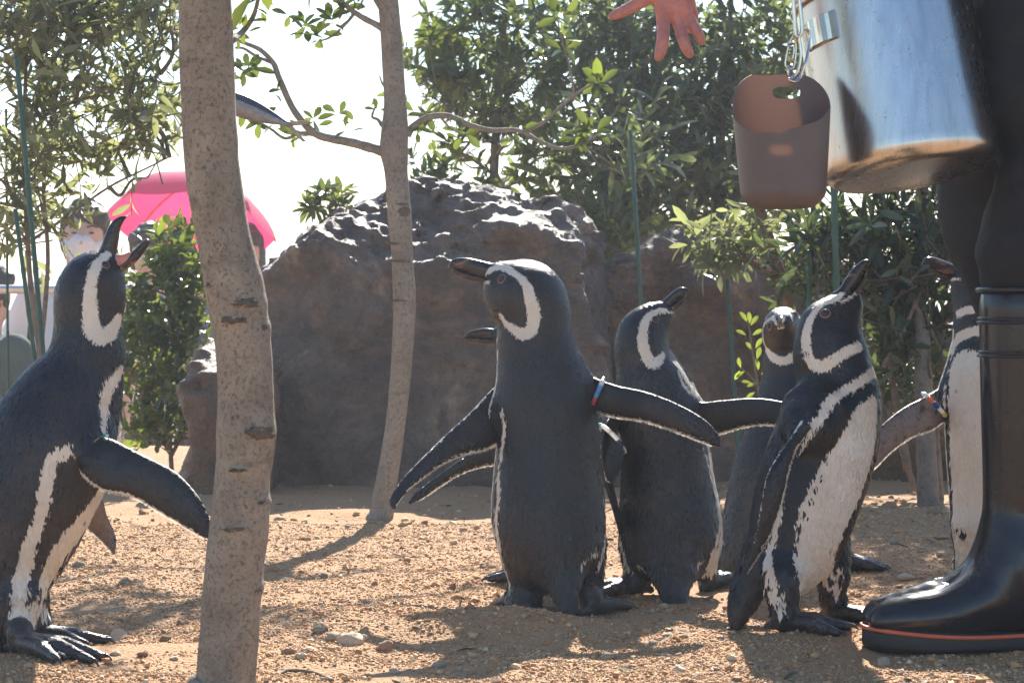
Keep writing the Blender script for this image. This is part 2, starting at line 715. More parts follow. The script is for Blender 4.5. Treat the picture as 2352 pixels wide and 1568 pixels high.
def ground_material():
    m, nt, b = new_mat('sandy_soil')
    oc = ocoord(nt)
    n1 = noise(nt, 2.3, 5, 0.6, oc)
    n2 = noise(nt, 160, 5, 0.75, oc)
    n3 = noise(nt, 34, 4, 0.65, oc)
    v = N(nt, 'ShaderNodeTexVoronoi')
    v.inputs['Scale'].default_value = 190
    L(nt, oc, v.inputs['Vector'])
    c1 = ramp(nt, n2.outputs['Fac'], [(0.25, (0.31, 0.155, 0.066)), (0.5, (0.53, 0.292, 0.134)), (0.72, (0.67, 0.425, 0.225))]).outputs['Color']
    c2 = ramp(nt, n3.outputs['Fac'], [(0.3, (0.42, 0.212, 0.094)), (0.7, (0.58, 0.338, 0.165))]).outputs['Color']
    col = mixcol(nt, 0.45, c1, c2)
    col = mixcol(nt, mathn(nt, 'MULTIPLY', n1.outputs['Fac'], 0.35), col, (0.40, 0.25, 0.145))
    L(nt, col, b.inputs['Base Color'])
    b.inputs['Roughness'].default_value = 0.9
    h = mathn(nt, 'ADD', v.outputs['Distance'], mathn(nt, 'MULTIPLY', n2.outputs['Fac'], 1.2))
    bump(nt, h, b, 0.9, 0.006)
    return m


def vcol_material(name, rough=0.8, attrname='col', bstr=0.3, bscale=250, spec=0.4):
    m, nt, b = new_mat(name)
    a = attr(nt, attrname)
    oc = ocoord(nt)
    n = noise(nt, bscale, 3, 0.6, oc)
    col = mixcol(nt, mathn(nt, 'MULTIPLY', n.outputs['Fac'], 0.3), a.outputs['Color'], (0.05, 0.04, 0.035))
    L(nt, col, b.inputs['Base Color'])
    b.inputs['Roughness'].default_value = rough
    b.inputs['Specular IOR Level'].default_value = spec
    bump(nt, n.outputs['Fac'], b, bstr, 0.003)
    return m


def steel_material():
    m, nt, b = new_mat('brushed_steel')
    oc = ocoord(nt, (1, 1, 0.10))
    n = noise(nt, 75, 6, 0.72, oc, 0.5)
    n2 = noise(nt, 110, 4, 0.7, ocoord(nt, (1, 1, 0.5)))
    n3 = noise(nt, 7, 4, 0.6, ocoord(nt))
    L(nt, ramp(nt, n.outputs['Fac'], [(0.28, (0.44, 0.43, 0.425)), (0.5, (0.56, 0.55, 0.54)), (0.64, (0.60, 0.59, 0.58)), (0.8, (0.50, 0.48, 0.46))]).outputs['Color'], b.inputs['Base Color'])
    b.inputs['Metallic'].default_value = 1.0
    rr = mathn(nt, 'MULTIPLY_ADD', n.outputs['Fac'], 0.16, 0.12)
    L(nt, mathn(nt, 'MULTIPLY_ADD', n3.outputs['Fac'], 0.15, rr), b.inputs['Roughness'])
    return m


def beak_material():
    m, nt, b = new_mat('horny_beak')
    oc = ocoord(nt)
    n = noise(nt, 45, 4, 0.65, ocoord(nt, (0.4, 0.4, 1.3)), 0.8)
    L(nt, ramp(nt, n.outputs['Fac'], [(0.36, (0.010, 0.009, 0.010)), (0.52, (0.028, 0.021, 0.019)), (0.60, (0.17, 0.095, 0.06)), (0.70, (0.30, 0.20, 0.15)), (0.78, (0.03, 0.024, 0.02))]).outputs['Color'], b.inputs['Base Color'])
    b.inputs['Roughness'].default_value = 0.22
    bump(nt, n.outputs['Fac'], b, 0.4, 0.003)
    return m


def rubber_material():
    m, nt, b = new_mat('black_rubber')
    oc = ocoord(nt)
    n = noise(nt, 14, 5, 0.65, oc)
    n2 = noise(nt, 160, 4, 0.7, oc)
    sx = N(nt, 'ShaderNodeSeparateXYZ')
    L(nt, oc, sx.inputs[0])
    dust = mathn(nt, 'MULTIPLY', mathn(nt, 'SUBTRACT', n.outputs['Fac'], 0.50), 0.9)
    dust = mathn(nt, 'MULTIPLY', dust, mathn(nt, 'ADD', n2.outputs['Fac'], 0.1))
    dust.node.use_clamp = True
    L(nt, mixcol(nt, dust, (0.011, 0.012, 0.017), (0.12, 0.09, 0.065)), b.inputs['Base Color'])
    L(nt, mathn(nt, 'MULTIPLY_ADD', n.outputs['Fac'], 0.30, 0.08), b.inputs['Roughness'])
    bump(nt, n.outputs['Fac'], b, 0.06, 0.01)
    return m


M = {}
M['peng'] = penguin_material()
M['beak'] = beak_material()
M['fringe'] = simple_mat('white_fringe', (0.72, 0.68, 0.60), 0.7, 0.1, 200, trans=(0.45, (0.85, 0.8, 0.7)))
M['eye'] = simple_mat('dark_eye', (0.03, 0.018, 0.014), 0.08, 0.3, 200)
M['ring'] = simple_mat('eye_skin', (0.22, 0.13, 0.115), 0.5, 0.2, 300)
M['mouth'] = simple_mat('mouth_flesh', (0.55, 0.22, 0.18), 0.45, 0.15, 200)
M['bark'] = bark_material('grey_bark', (0.19, 0.155, 0.12), (0.38, 0.315, 0.24), (0.06, 0.060, 0.042), 230)
M['bark2'] = bark_material('smooth_bark', (0.19, 0.165, 0.135), (0.32, 0.275, 0.23), (0.08, 0.10, 0.06), 170)
M['bark3'] = bark_material('stem_bark', (0.13, 0.11, 0.09), (0.22, 0.18, 0.145), (0.06, 0.06, 0.05), 60)
M['barkr'] = bark_material('reddish_stem_bark', (0.20, 0.12, 0.07), (0.33, 0.19, 0.11), (0.08, 0.06, 0.045), 60)
M['scar'] = simple_mat('bark_scar', (0.115, 0.09, 0.068), 0.9, 0.4, 120, bstr=0.8, bscale=150)
M['twig'] = simple_mat('twig_bark', (0.16, 0.125, 0.09), 0.85, 0.3, 60)
M['leaf_olive'] = leaf_material('olive_leaf', (0.075, 0.095, 0.06), (0.16, 0.19, 0.12), (0.44, 0.48, 0.18), 0.28, 0.52)
M['leaf_dark'] = leaf_material('dark_narrow_leaf', (0.04, 0.066, 0.053), (0.088, 0.125, 0.082), (0.26, 0.34, 0.10), 0.22, 0.42)
M['leaf_deep'] = leaf_material('deep_green_leaf', (0.022, 0.040, 0.032), (0.055, 0.082, 0.052), (0.17, 0.24, 0.06), 0.22, 0.33)
M['leaf_green'] = leaf_material('glossy_green_leaf', (0.025, 0.06, 0.018), (0.06, 0.12, 0.03), (0.30, 0.38, 0.05), 0.22, 0.40)
M['leaf_bright'] = leaf_material('bright_leaf', (0.07, 0.13, 0.025), (0.13, 0.22, 0.045), (0.42, 0.52, 0.06), 0.35, 0.5)
M['rock'] = rock_material('volcanic_rock', (1.32, 1.34, 1.38))
M['rock_warm'] = rock_material('warm_rock', (1.5, 1.3, 1.1))
M['ground'] = ground_material()
M['gravel'] = vcol_material('gravel_grains', 0.85)
M['stone'] = vcol_material('loose_stone', 0.85, bstr=0.6, bscale=120)
M['steel'] = steel_material()
mw, ntw, bw = new_mat('water_drop')
bw.inputs['Base Color'].default_value = (0.9, 0.93, 0.95, 1)
bw.inputs['Transmission Weight'].default_value = 1.0
bw.inputs['Roughness'].default_value = 0.03
bw.inputs['IOR'].default_value = 1.33
L(ntw, ramp(ntw, noise(ntw, 80).outputs['Fac'], [(0.3, (0.85, 0.88, 0.9)), (0.7, (0.95, 0.97, 0.98))]).outputs['Color'], bw.inputs['Base Color'])
M['drop'] = mw
M['wire'] = simple_mat('polished_wire', (0.62, 0.60, 0.57), 0.18, 0.1, 40, metallic=1.0)
M['cup'] = simple_mat('brown_plastic', (0.16, 0.142, 0.142), 0.40, 0.10, 30, bstr=0.15, bscale=700, trans=(0.33, (0.60, 0.38, 0.23)))
M['rubber'] = rubber_material()
M['rubber_sole'] = simple_mat('black_sole_rubber', (0.014, 0.014, 0.015), 0.55, 0.2, 40, bstr=0.3, bscale=90)
M['orange'] = simple_mat('orange_rubber', (0.62, 0.13, 0.055), 0.5, 0.08, 40)
M['trouser'] = simple_mat('black_cloth', (0.008, 0.009, 0.014), 0.7, 0.3, 30, bstr=0.4, bscale=35, spec=0.3)
M['jacket'] = simple_mat('navy_jacket', (0.02, 0.025, 0.045), 0.8, 0.2, 30, bstr=0.4, bscale=30)
M['skin'] = simple_mat('skin', (0.50, 0.225, 0.185), 0.45, 0.24, 60, bstr=0.5, bscale=190, trans=(0.14, (0.8, 0.15, 0.1)))
M['skin_pale'] = simple_mat('visitor_skin', (0.50, 0.33, 0.26), 0.5, 0.12, 45, bstr=0.2, bscale=120)  # paler, less saturated skin tone of the visitors
M['nail'] = simple_mat('finger_nail', (0.62, 0.36, 0.30), 0.3, 0.05, 60)
M['hair'] = simple_mat('black_hair', (0.018, 0.014, 0.012), 0.42, 0.4, 90, bstr=0.8, bscale=240, stretch=(1, 1, 0.15))
M['mask'] = simple_mat('white_mask', (0.78, 0.79, 0.82), 0.85, 0.04, 60, bstr=0.2, bscale=60, trans=(0.25, (0.8, 0.8, 0.85)))
M['white_shirt'] = simple_mat('white_cotton', (0.76, 0.78, 0.82), 0.9, 0.05, 12, bstr=0.4, bscale=16)
M['green_shirt'] = simple_mat('dark_green_cloth', (0.045, 0.075, 0.07), 0.9, 0.2, 14, bstr=0.4, bscale=16)
M['grey_shirt'] = simple_mat('blue_grey_cloth', (0.13, 0.15, 0.22), 0.9, 0.2, 14, bstr=0.4, bscale=16)
M['dark_shirt'] = simple_mat('dark_blue_cloth', (0.03, 0.035, 0.06), 0.9, 0.2, 14, bstr=0.4, bscale=16)
M['jeans'] = simple_mat('denim', (0.06, 0.08, 0.13), 0.9, 0.2, 60)
M['shoe'] = simple_mat('shoe_leather', (0.05, 0.045, 0.04), 0.6, 0.2, 40)
M['strap'] = simple_mat('black_strap', (0.015, 0.015, 0.017), 0.7, 0.2, 60)
M['pink'] = simple_mat('pink_nylon', (0.60, 0.055, 0.17), 0.5, 0.06, 20, trans=(0.42, (0.75, 0.06, 0.20)))
M['stake'] = simple_mat('green_plastic_stake', (0.028, 0.085, 0.055), 0.45, 0.25, 30, bstr=0.3, bscale=150)
M['rail'] = simple_mat('pale_metal_rail', (0.55, 0.56, 0.55), 0.4, 0.1, 20, metallic=0.6)
M['fish'] = simple_mat('silver_fish_skin', (0.22, 0.23, 0.25), 0.22, 0.25, 120, metallic=0.55, bstr=0.3, bscale=300)
M['fish_back'] = simple_mat('blue_fish_back', (0.05, 0.065, 0.10), 0.3, 0.25, 120)
M['fish_fin'] = simple_mat('fish_fin', (0.30, 0.28, 0.24), 0.35, 0.35, 160, trans=(0.35, (0.45, 0.40, 0.30)))
for nm, c in dict(red=(0.6, 0.03, 0.05), blue=(0.06, 0.28, 0.6), white=(0.75, 0.75, 0.74), green=(0.01, 0.24, 0.15), yellow=(0.62, 0.48, 0.06), pinkb=(0.75, 0.3, 0.35), orangeb=(0.75, 0.12, 0.02), navy=(0.02, 0.04, 0.22)).items():
    M['bead_' + nm] = simple_mat('bead_' + nm, c, 0.3, 0.05, 100)
#@@SETTING
# ------------------------------------------------------------------ ground
def axis_lines(lo, hi, step, far_lo, far_hi):
    mid = np.arange(lo, hi + 1e-6, step)
    def grow(start, end):
        out, s, x = [], step, start
        sg = 1 if end > start else -1
        while abs(x - start) < abs(end - start):
            s *= 1.22
            x += sg * s
            out.append(x)
        return out
    a = grow(lo, far_lo)[::-1]
    b = grow(hi, far_hi)
    return np.array(a + list(mid) + b)


gx = axis_lines(-1.5, 1.7, 0.018, -160, 160)
gy = axis_lines(1.6, 6.6, 0.018, -40, 300)
GX, GY = np.meshgrid(gx, gy, indexing='ij')
GZ = gz(GX, GY)
gv = np.stack([GX, GY, GZ], -1).reshape(-1, 3)
nx_, ny_ = len(gx), len(gy)
I, J = np.meshgrid(np.arange(nx_ - 1), np.arange(ny_ - 1), indexing='ij')
a0 = (I * ny_ + J).ravel()
gf = np.stack([a0, a0 + ny_, a0 + ny_ + 1, a0 + 1], 1)
ground = mesh_obj('ground', gv, gf, M['ground'])
tag(ground, 'sandy orange soil of the penguin enclosure', None, kind='structure')

# ---- gravel grains, scattered densely near the camera
OCT = np.array([(1, 0, 0), (-1, 0, 0), (0, 1, 0), (0, -1, 0), (0, 0, 1), (0, 0, -1)], float)
OCF = np.array([(0, 2, 4), (2, 1, 4), (1, 3, 4), (3, 0, 4), (2, 0, 5), (1, 2, 5), (3, 1, 5), (0, 3, 5)])


def gravel(name, n, dmin, dmax, rmean, label, power=1.0, seed=1):
    r_ = np.random.default_rng(seed)
    d = dmin + (dmax - dmin) * r_.random(n) ** power
    x = (r_.random(n) - 0.5) * (2352 * 1.16 / FPX) * d
    # clumps: keep grains where a noise field is high
    keep = (fbm(np.stack([x, d, 0 * x], -1), 7.0, 3, 21) + 0.75 + 0.6 * r_.random(n)) > 0.35
    x, d = x[keep], d[keep]
    n = len(x)
    rad = rmean * np.exp(r_.normal(0, 0.42, n))
    rad = np.clip(rad, 0.0008, 0.009)
    z = gz(x, d) + rad * 0.25
    q = r_.normal(size=(n, 4))
    q /= np.linalg.norm(q, axis=1)[:, None]
    w, a, b, c = q.T
    R = np.stack([1 - 2 * (b * b + c * c), 2 * (a * b - w * c), 2 * (a * c + w * b), 2 * (a * b + w * c), 1 - 2 * (a * a + c * c), 2 * (b * c - w * a), 2 * (a * c - w * b), 2 * (b * c + w * a), 1 - 2 * (a * a + b * b)], -1).reshape(n, 3, 3)
    loc = OCT[None] * (0.65 + 0.6 * r_.random((n, 6, 3)))
    loc = loc + 0.25 * r_.normal(size=(n, 6, 3)) * 0.6
    loc = np.einsum('nij,nkj->nki', R, loc)
    loc[..., 2] *= 0.75
    V = np.stack([x, d, z], -1)[:, None] + loc * rad[:, None, None]
    Fc = (OCF[None] + (np.arange(n) * 6)[:, None, None]).reshape(-1, 3)
    pal = np.array([(0.58, 0.322, 0.148), (0.66, 0.42, 0.225), (0.50, 0.25, 0.108), (0.42, 0.31, 0.21), (0.70, 0.56, 0.38), (0.34, 0.21, 0.115)])
    pk = r_.choice(6, n, p=[0.32, 0.24, 0.2, 0.09, 0.07, 0.08])
    colr = pal[pk] * (0.8 + 0.4 * r_.random((n, 1)))
    o = mesh_obj(name, V.reshape(-1, 3), Fc, M['gravel'], cols={'col': np.repeat(colr, 6, 0)})
    tag(o, label, 'gravel', kind='stuff')
    return o


gravel('gravel', 175000, 2.3, 4.6, 0.00128, 'fine orange gravel grains strewn over the sandy soil', 1.5, 11)
gravel('coarse_gravel', 4500, 2.3, 5.9, 0.0036, 'coarser tan pebbles mixed into the sandy soil', 1.3, 12)


# ---- loose stones, twigs
def stone_mesh(name, c, r, seed, mat, col, label, group):
    V, F = uv_sphere((0, 0, 0), 1.0, 12, 8)
    r_ = np.random.default_rng(seed)
    sq = np.array([1.0 + 0.35 * r_.random(), 0.8 + 0.3 * r_.random(), 0.55 + 0.3 * r_.random()])
    k = 1 + 0.42 * fbm(V + seed * 3.1, 1.5, 4, seed)
    V = np.round(V * k[:, None] * 2.6) / 2.6 * 0.35 + V * k[:, None] * 0.65
    a = r_.random() * 6
    Rz = np.array([[math.cos(a), -math.sin(a), 0], [math.sin(a), math.cos(a), 0], [0, 0, 1]])
    V = (V * sq) @ Rz.T * r
    o = mesh_obj(name, V + np.array(c), F, mat, None, base=c, cols={'col': np.tile(np.array(col) * (0.85 + 0.3 * r_.random()), (len(V), 1))})
    tag(o, label, 'stone', group)
    return o


def ground_at(u, v):
    """the ground point seen at (u, v)"""
    d = FPX * HC / max(v - VH, 30)
    for _ in range(6):
        p = P(u, v, d)
        d = FPX * (HC - gzf(p.x, d)) / max(v - VH, 30)
    p = P(u, v, d)
    return Vector((p.x, d, gzf(p.x, d)))


STONES = [(810, 1468, 25, 2), (765, 1462, 19, 0), (735, 1452, 17, 0), (775, 1488, 11, 2), (838, 1462, 12, 2), (660, 1495, 15, 1), (710, 1490, 14, 2), (628, 1306, 10, 1),
          (885, 1482, 20, 1), (1010, 1525, 17, 0), (545, 1525, 12, 2), (1055, 1535, 10, 0), (690, 1515, 12, 2), (905, 1540, 12, 2), (745, 1320, 9, 0), (955, 1330, 8, 1),
          (860, 1340, 9, 1), (1040, 1350, 9, 1), (1130, 1300, 8, 0), (1065, 1215, 9, 2), (1110, 1232, 7, 2), (975, 1200, 8, 1), (1020, 1180, 9, 0), (1500, 1475, 10, 0), (1560, 1535, 13, 2),
          (1680, 1510, 11, 2), (1450, 1530, 10, 1), (1830, 1540, 12, 1), (2030, 1520, 16, 0), (2165, 1520, 12, 2), (2080, 1325, 18, 2), (2055, 1245, 12, 0), (2045, 1160, 15, 1), (2150, 1175, 14, 1), (1990, 1370, 8, 2),
          (265, 1500, 12, 2), (330, 1500, 11, 1), (400, 1510, 9, 2), (180, 1295, 12, 0), (290, 1335, 10, 0), (150, 1210, 9, 1), (395, 1165, 10, 1), (640, 1190, 9, 0), (800, 1210, 8, 0), (1395, 1508, 14, 0), (1925, 1520, 11, 1), (2230, 1540, 10, 1)]
SC = [((0.36, 0.29, 0.20), 'greyish loose stone lying on the sandy soil'), ((0.36, 0.21, 0.12), 'reddish brown loose stone lying on the sandy soil'), ((0.56, 0.44, 0.31), 'pale tan loose stone lying on the sandy soil')]
for i, (u, v, s, c) in enumerate(STONES):
    g = ground_at(u, v + s * 0.4)
    r = PX(s, g.y)
    lab, grp = SC[c][1], 'loose %s stones' % ('grey', 'brown', 'tan')[c]
    own = {0: 'largest pale stone of the little cluster beside the thick trunk', 30: 'flat pale stone lying near the toe of the boot and the far penguin', 2: 'mossy grey stone touching the little cluster beside the thick trunk', 8: 'flat brown slab stone in the sun next to the shadow of the back turned penguin'}
    if i in own:
        lab, grp = own[i], None
    stone_mesh('stone', (g.x, g.y, g.z + r * 0.28), r, 40 + i, M['stone'], SC[c][0], lab, grp)

for i, (pts, r, lab) in enumerate([([(610, 1560), (650, 1548), (700, 1546), (740, 1556), (765, 1568)], 5, 'pale curved twig lying near the thick trunk'),
                                   ([(905, 1275), (930, 1284), (965, 1283)], 2.2, 'thin straight twig lying on shaded gravel'),
                                   ([(1056, 1404), (1058, 1388), (1060, 1382)], 2.5, 'tiny dark twig stub poking up from the mound')]):
    w = [ground_at(u, v) + Vector((0, 0, 0.003)) for u, v in pts]
    if i == 2:
        b0 = w[0]
        w = [b0 + Vector((PX(q[0] - pts[0][0], b0.y), 0, PX(pts[0][1] - q[1], b0.y))) for q in pts]
    q = catmull([list(x) for x in w], 5)
    V, F = tube(q, PX(r, w[0].y) * np.linspace(1, 0.6, len(q)), 7, 0.25, i)
    o = mesh_obj('twig', V, F, M['twig'], None, base=w[0])
    tag(o, lab, 'twig')


# ------------------------------------------------------------------ rocks
def poly_sdf(X, Z, poly):
    p = np.asarray(poly, float)
    d = np.full(X.shape, 1e9)
    s = np.ones(X.shape)
    n = len(p)
    for i in range(n):
        a, b = p[i], p[i - 1]
        e = b - a
        wx, wz = X - a[0], Z - a[1]
        t = np.clip((wx * e[0] + wz * e[1]) / (e @ e), 0, 1)
        d = np.minimum(d, (wx - e[0] * t) ** 2 + (wz - e[1] * t) ** 2)
        c1, c2, c3 = Z >= a[1], Z < b[1], e[0] * wz > e[1] * wx
        flip = (c1 & c2 & c3) | (~c1 & ~c2 & ~c3)
        s = np.where(flip, -s, s)
    return s * np.sqrt(d)


def smax(a, b, k):
    return -smin(-a, -b, k)


def rock(name, px, d, half, h, edge_v, slope, label, seed, amp=1.0, front_lean=0.15, mat='rock'):
    poly = [(P(u, v, d).x, P(u, v, d).z) for u, v in px]
    poly = np.array(poly)
    lo = np.array([poly[:, 0].min() - 0.08, d - half - 0.15, -0.12])
    hi = np.array([poly[:, 0].max() + 0.08, d + half + 0.15, poly[:, 1].max() + 0.08])
    n = np.ceil((hi - lo) / h).astype(int) + 1
    ax = [lo[i] + np.arange(n[i]) * h for i in range(3)]
    XX, ZZ = np.meshgrid(ax[0], ax[2], indexing='ij')
    g2 = poly_sdf(XX, ZZ, poly)
    X, Y, Z = np.meshgrid(*ax, indexing='ij')
    G = np.stack([X, Y, Z], -1)
    F = np.repeat(g2[:, None, :], n[1], 1)
    yf = d - half
    ze = HC + (VH - edge_v) * (d - half) / FPX
    lowf = fbm(G * np.array([1, 0.4, 1]), 2.6, 3, seed + 50, 0.6)
    front = -(Y - (yf + front_lean * (Z) + 0.085 * lowf))
    top = (Z - (ze + slope * (Y - yf) + 0.05 * lowf)) * 0.95
    back = Y - (d + half)
    F = smax(smax(smax(F, front, 0.03), top, 0.03), back, 0.1)
    r1 = fbm(G, 4.5, 3, seed)
    r2 = 1 - np.abs(fbm(G * np.array([1, 1, 1.9]), 11.0, 4, seed + 9, 0.6))
    topw = sstep(ze - 0.12, ze + 0.0, Z)
    r3 = np.abs(fbm(G * np.array([1, 1, 1.4]), 3.4, 3, seed + 31))
    crack = 0.012 * np.exp(-(r3 / 0.05) ** 2)
    F = F + amp * (0.034 * r1 - (0.015 + 0.013 * topw) * (r2 - 0.6) + (0.006 + 0.006 * topw) * fbm(G, 38, 2, seed + 3, 0.8) + crack * (1 - 0.6 * topw))
    V, Q = surface_nets(F, lo, h)
    o = mesh_obj(name, V, Q, M[mat], None, base=(float(V[:, 0].mean()), d, 0))
    tag(o, label, 'rock')
    return o


rock('boulder', [(585, 1150), (575, 900), (580, 700), (598, 640), (640, 622), (690, 598), (730, 566), (765, 518), (815, 474), (870, 446), (940, 434), (1020, 432), (1090, 428), (1150, 452), (1190, 488), (1235, 496), (1280, 500), (1318, 522), (1342, 562), (1346, 620), (1366, 690), (1385, 760), (1398, 850), (1408, 960), (1405, 1150)],
     5.75, 0.30, 0.0095, 560, 0.42, 'large dark boulder with sunlit rough top behind the slim trunk', 5)
rock('boulder', [(1378, 1150), (1370, 900), (1372, 720), (1392, 655), (1430, 618), (1478, 600), (1500, 568), (1560, 545), (1640, 532), (1720, 545), (1800, 565), (1900, 600), (1980, 650), (2080, 720), (2180, 760), (2300, 800), (2420, 900), (2450, 1150)],
     5.95, 0.28, 0.0115, 640, 0.45, 'brownish boulder behind the green stakes and shrubs', 15, 0.9, mat='rock_warm')
rock('boulder', [(425, 1150), (440, 1080), (470, 1000), (452, 900), (455, 840), (478, 795), (530, 775), (600, 790), (640, 900), (640, 1150)],
     5.35, 0.14, 0.011, 850, 0.4, 'smaller lumpy brown boulder beside the glossy green shrub', 25, 0.7, mat='rock_warm')
rock('boulder', [(2010, 1200), (2030, 1130), (2080, 1100), (2140, 1110), (2200, 1140), (2210, 1200)], 5.6, 0.12, 0.012, 1130, 0.4, 'low brown rock at the foot of the stems on the right', 35, 0.7, mat='rock_warm')


# ------------------------------------------------------------------ leaves, twigs, trees
LT_X = np.array([0, .22, .22, .22, .52, .52, .52, .8, .8, .8, 1.0])
LT_Y = np.array([0, -.66, 0, .66, -1, 0, 1, -.68, 0, .68, 0])
LT_F = [(0, 1, 2), (0, 2, 3), (1, 4, 5, 2), (2, 5, 6, 3), (4, 7, 8, 5), (5, 8, 9, 6), (7, 10, 8), (8, 10, 9)]
LT_TRI = np.array([t for f in LT_F for t in ([f] if len(f) == 3 else [(f[0], f[1], f[2]), (f[0], f[2], f[3])])])


def leaf_array(pos, dirs, nrm, Ls, Ws, curl, obov=0.0):
    """N leaves at once -> verts (N*11,3), tris"""
    n = len(pos)
    dirs = dirs / (np.linalg.norm(dirs, axis=1)[:, None] + 1e-9)
    side = np.cross(dirs, nrm)
    side /= np.linalg.norm(side, axis=1)[:, None] + 1e-9
    nn = np.cross(side, dirs)
    x = LT_X[None] * Ls[:, None]
    yy = LT_Y * (1 + obov * (LT_X - 0.5) * 1.2)
    y = yy[None] * Ws[:, None] / 2
    z = -curl[:, None] * (LT_X[None] ** 2) * Ls[:, None] + np.abs(LT_Y)[None] * Ws[:, None] * 0.16
    V = pos[:, None] + dirs[:, None] * x[..., None] + side[:, None] * y[..., None] + nn[:, None] * z[..., None]
    F = (LT_TRI[None] + (np.arange(n) * 11)[:, None, None]).reshape(-1, 3)
    return V.reshape(-1, 3), F


# dry leaf litter, thicker on the right under the stems
lt = np.random.default_rng(5)
nl = 260
ld = 2.5 + 2.6 * lt.random(nl)
lx = np.where(lt.random(nl) < 0.6, 0.15 + 0.75 * lt.random(nl), -0.75 + 1.6 * lt.random(nl)) * ld / 4.2
lpos = np.stack([lx, ld, gz(lx, ld) + 0.003], 1)
la = lt.random(nl) * 2 * PI
lV_, lF_ = leaf_array(lpos, np.stack([np.cos(la), np.sin(la), 0.1 * lt.normal(size=nl)], 1), np.stack([0.3 * lt.normal(size=nl), 0.3 * lt.normal(size=nl), np.ones(nl)], 1), 0.010 + 0.022 * lt.random(nl), 0.004 + 0.005 * lt.random(nl), -0.3 + 0.6 * lt.random(nl))
pal_ = np.array([(0.16, 0.10, 0.06), (0.30, 0.21, 0.12), (0.10, 0.09, 0.05), (0.40, 0.32, 0.21)])
o = mesh_obj('leaf_litter', lV_, lF_, M['gravel'], cols={'col': np.repeat(pal_[lt.integers(0, 4, nl)], 11, 0)})
tag(o, 'scattered dry brown leaf litter on the soil', 'litter', kind='stuff')
g = ground_at(268, 1472)
lV_, lF_ = leaf_array(np.array([[g.x - 0.01, g.y, g.z + 0.004]]), np.array([[1.0, 0.2, 0.45]]), np.array([[-0.3, -0.9, 0.6]]), np.array([0.024]), np.array([0.017]), np.array([0.3]))
tag(mesh_obj('dry_leaf', lV_, lF_, M['gravel'], None, base=g, cols={'col': np.tile((0.62, 0.50, 0.36), (11, 1))}), 'pale curled dry leaf lying before the feet of the calling penguin', 'leaf')


class Foliage:
    def __init__(self, seed):
        self.r = np.random.default_rng(seed)
        self.pos, self.dir, self.nrm, self.L, self.W, self.curl, self.lc = [], [], [], [], [], [], []
        self.tw = MB()
        self.starts = []

    def blob(self, u, v, ru, rv, d, rd, twigs, leaves=14, L=0.045, ratio=0.26, up=0.4, tl=0.16, rosette=False):
        r = self.r
        c = np.array(P(u, v, d))
        R = np.array([PX(ru, d), rd, PX(rv, d)])
        for _ in range(twigs):
            q = r.normal(size=3)
            q /= np.linalg.norm(q)
            q *= r.random() ** (1 / 2.2)
            p = c + q * R
            dr = q * np.array([1, 0.6, 0.8]) + r.normal(size=3) * 0.55 + np.array([0, 0, up])
            dr /= np.linalg.norm(dr)
            self.twig(p - dr * tl * 0.5, dr, tl * (0.7 + 0.6 * r.random()), leaves, L, ratio, rosette)

    def twig(self, p, dr, tl, leaves, L, ratio, rosette=False, bend=0.35):
        r = self.r
        b = r.normal(size=3) * bend
        b -= dr * (b @ dr)
        ts = np.linspace(0, 1, 4)
        line = p[None] + tl * (ts[:, None] * dr + 0.5 * ts[:, None] ** 2 * b)
        V, F = tube(line, np.linspace(0.0022, 0.0009, 4), 3, cap=False)
        self.tw.add(V, F)
        self.starts.append(line[0])
        e1 = np.cross(dr, r.normal(size=3))
        e1 /= np.linalg.norm(e1)
        e2 = np.cross(dr, e1)
        tone = r.normal(0, 0.2)
        for k in range(leaves):
            t = (0.15 + 0.85 * (k + 0.5) / leaves) if not rosette else (0.75 + 0.25 * r.random())
            pp = p + tl * (t * dr + 0.5 * t * t * b)
            ph = k * 2.4 + r.normal(0, 0.3)
            out = math.cos(ph) * e1 + math.sin(ph) * e2
            fw = 0.75 if not rosette else 0.5 * r.random() + 0.15
            dd = dr * fw + out * (0.65 + 0.3 * r.random()) + r.normal(size=3) * 0.18
            nn = dr * 0.6 - out * 0.35 + np.array([0, 0, 0.55]) + r.normal(size=3) * 0.4
            self.add(pp, dd, nn, L * (0.5 + 0.8 * r.random()), ratio * (0.85 + 0.3 * r.random()), 0.03 + 0.3 * r.random(), np.clip(0.42 + tone + r.normal(0, 0.2) + 0.25 * (k > leaves - 4), 0, 1))

    def add(self, p, d, n, L_, ratio, curl, lc):
        self.pos.append(p)
        self.dir.append(d)
        self.nrm.append(n)
        self.L.append(L_)
        self.W.append(L_ * ratio)
        self.curl.append(curl)
        self.lc.append(lc)

    def build(self, parent, mat, twmat, obov=0.0, name='crown'):
        V, F = leaf_array(np.array(self.pos), np.array(self.dir), np.array(self.nrm), np.array(self.L), np.array(self.W), np.array(self.curl), obov)
        o = mesh_obj(name, V, F, mat, parent, attrs={'lc': np.repeat(self.lc, 11)})
        o['kind'] = 'stuff'
        if self.tw.n:
            t = self.tw.build('twigs', twmat, parent)
            t['kind'] = 'stuff'
        return o


def limb(mb, a, b, ra, rb, sag=0.05, seed=0, sides=6):
    r_ = np.random.default_rng(seed)
    a, b = np.array(a), np.array(b)
    L_ = np.linalg.norm(b - a)
    m1 = a + (b - a) * 0.35 + r_.normal(size=3) * sag * L_
    m2 = a + (b - a) * 0.7 + r_.normal(size=3) * sag * L_ + np.array([0, 0, 0.03 * L_])
    q = catmull([a, m1, m2, b], 5)
    V, F = tube(q, np.linspace(ra, rb, len(q)), sides, 0.12, seed)
    mb.add(V, F)


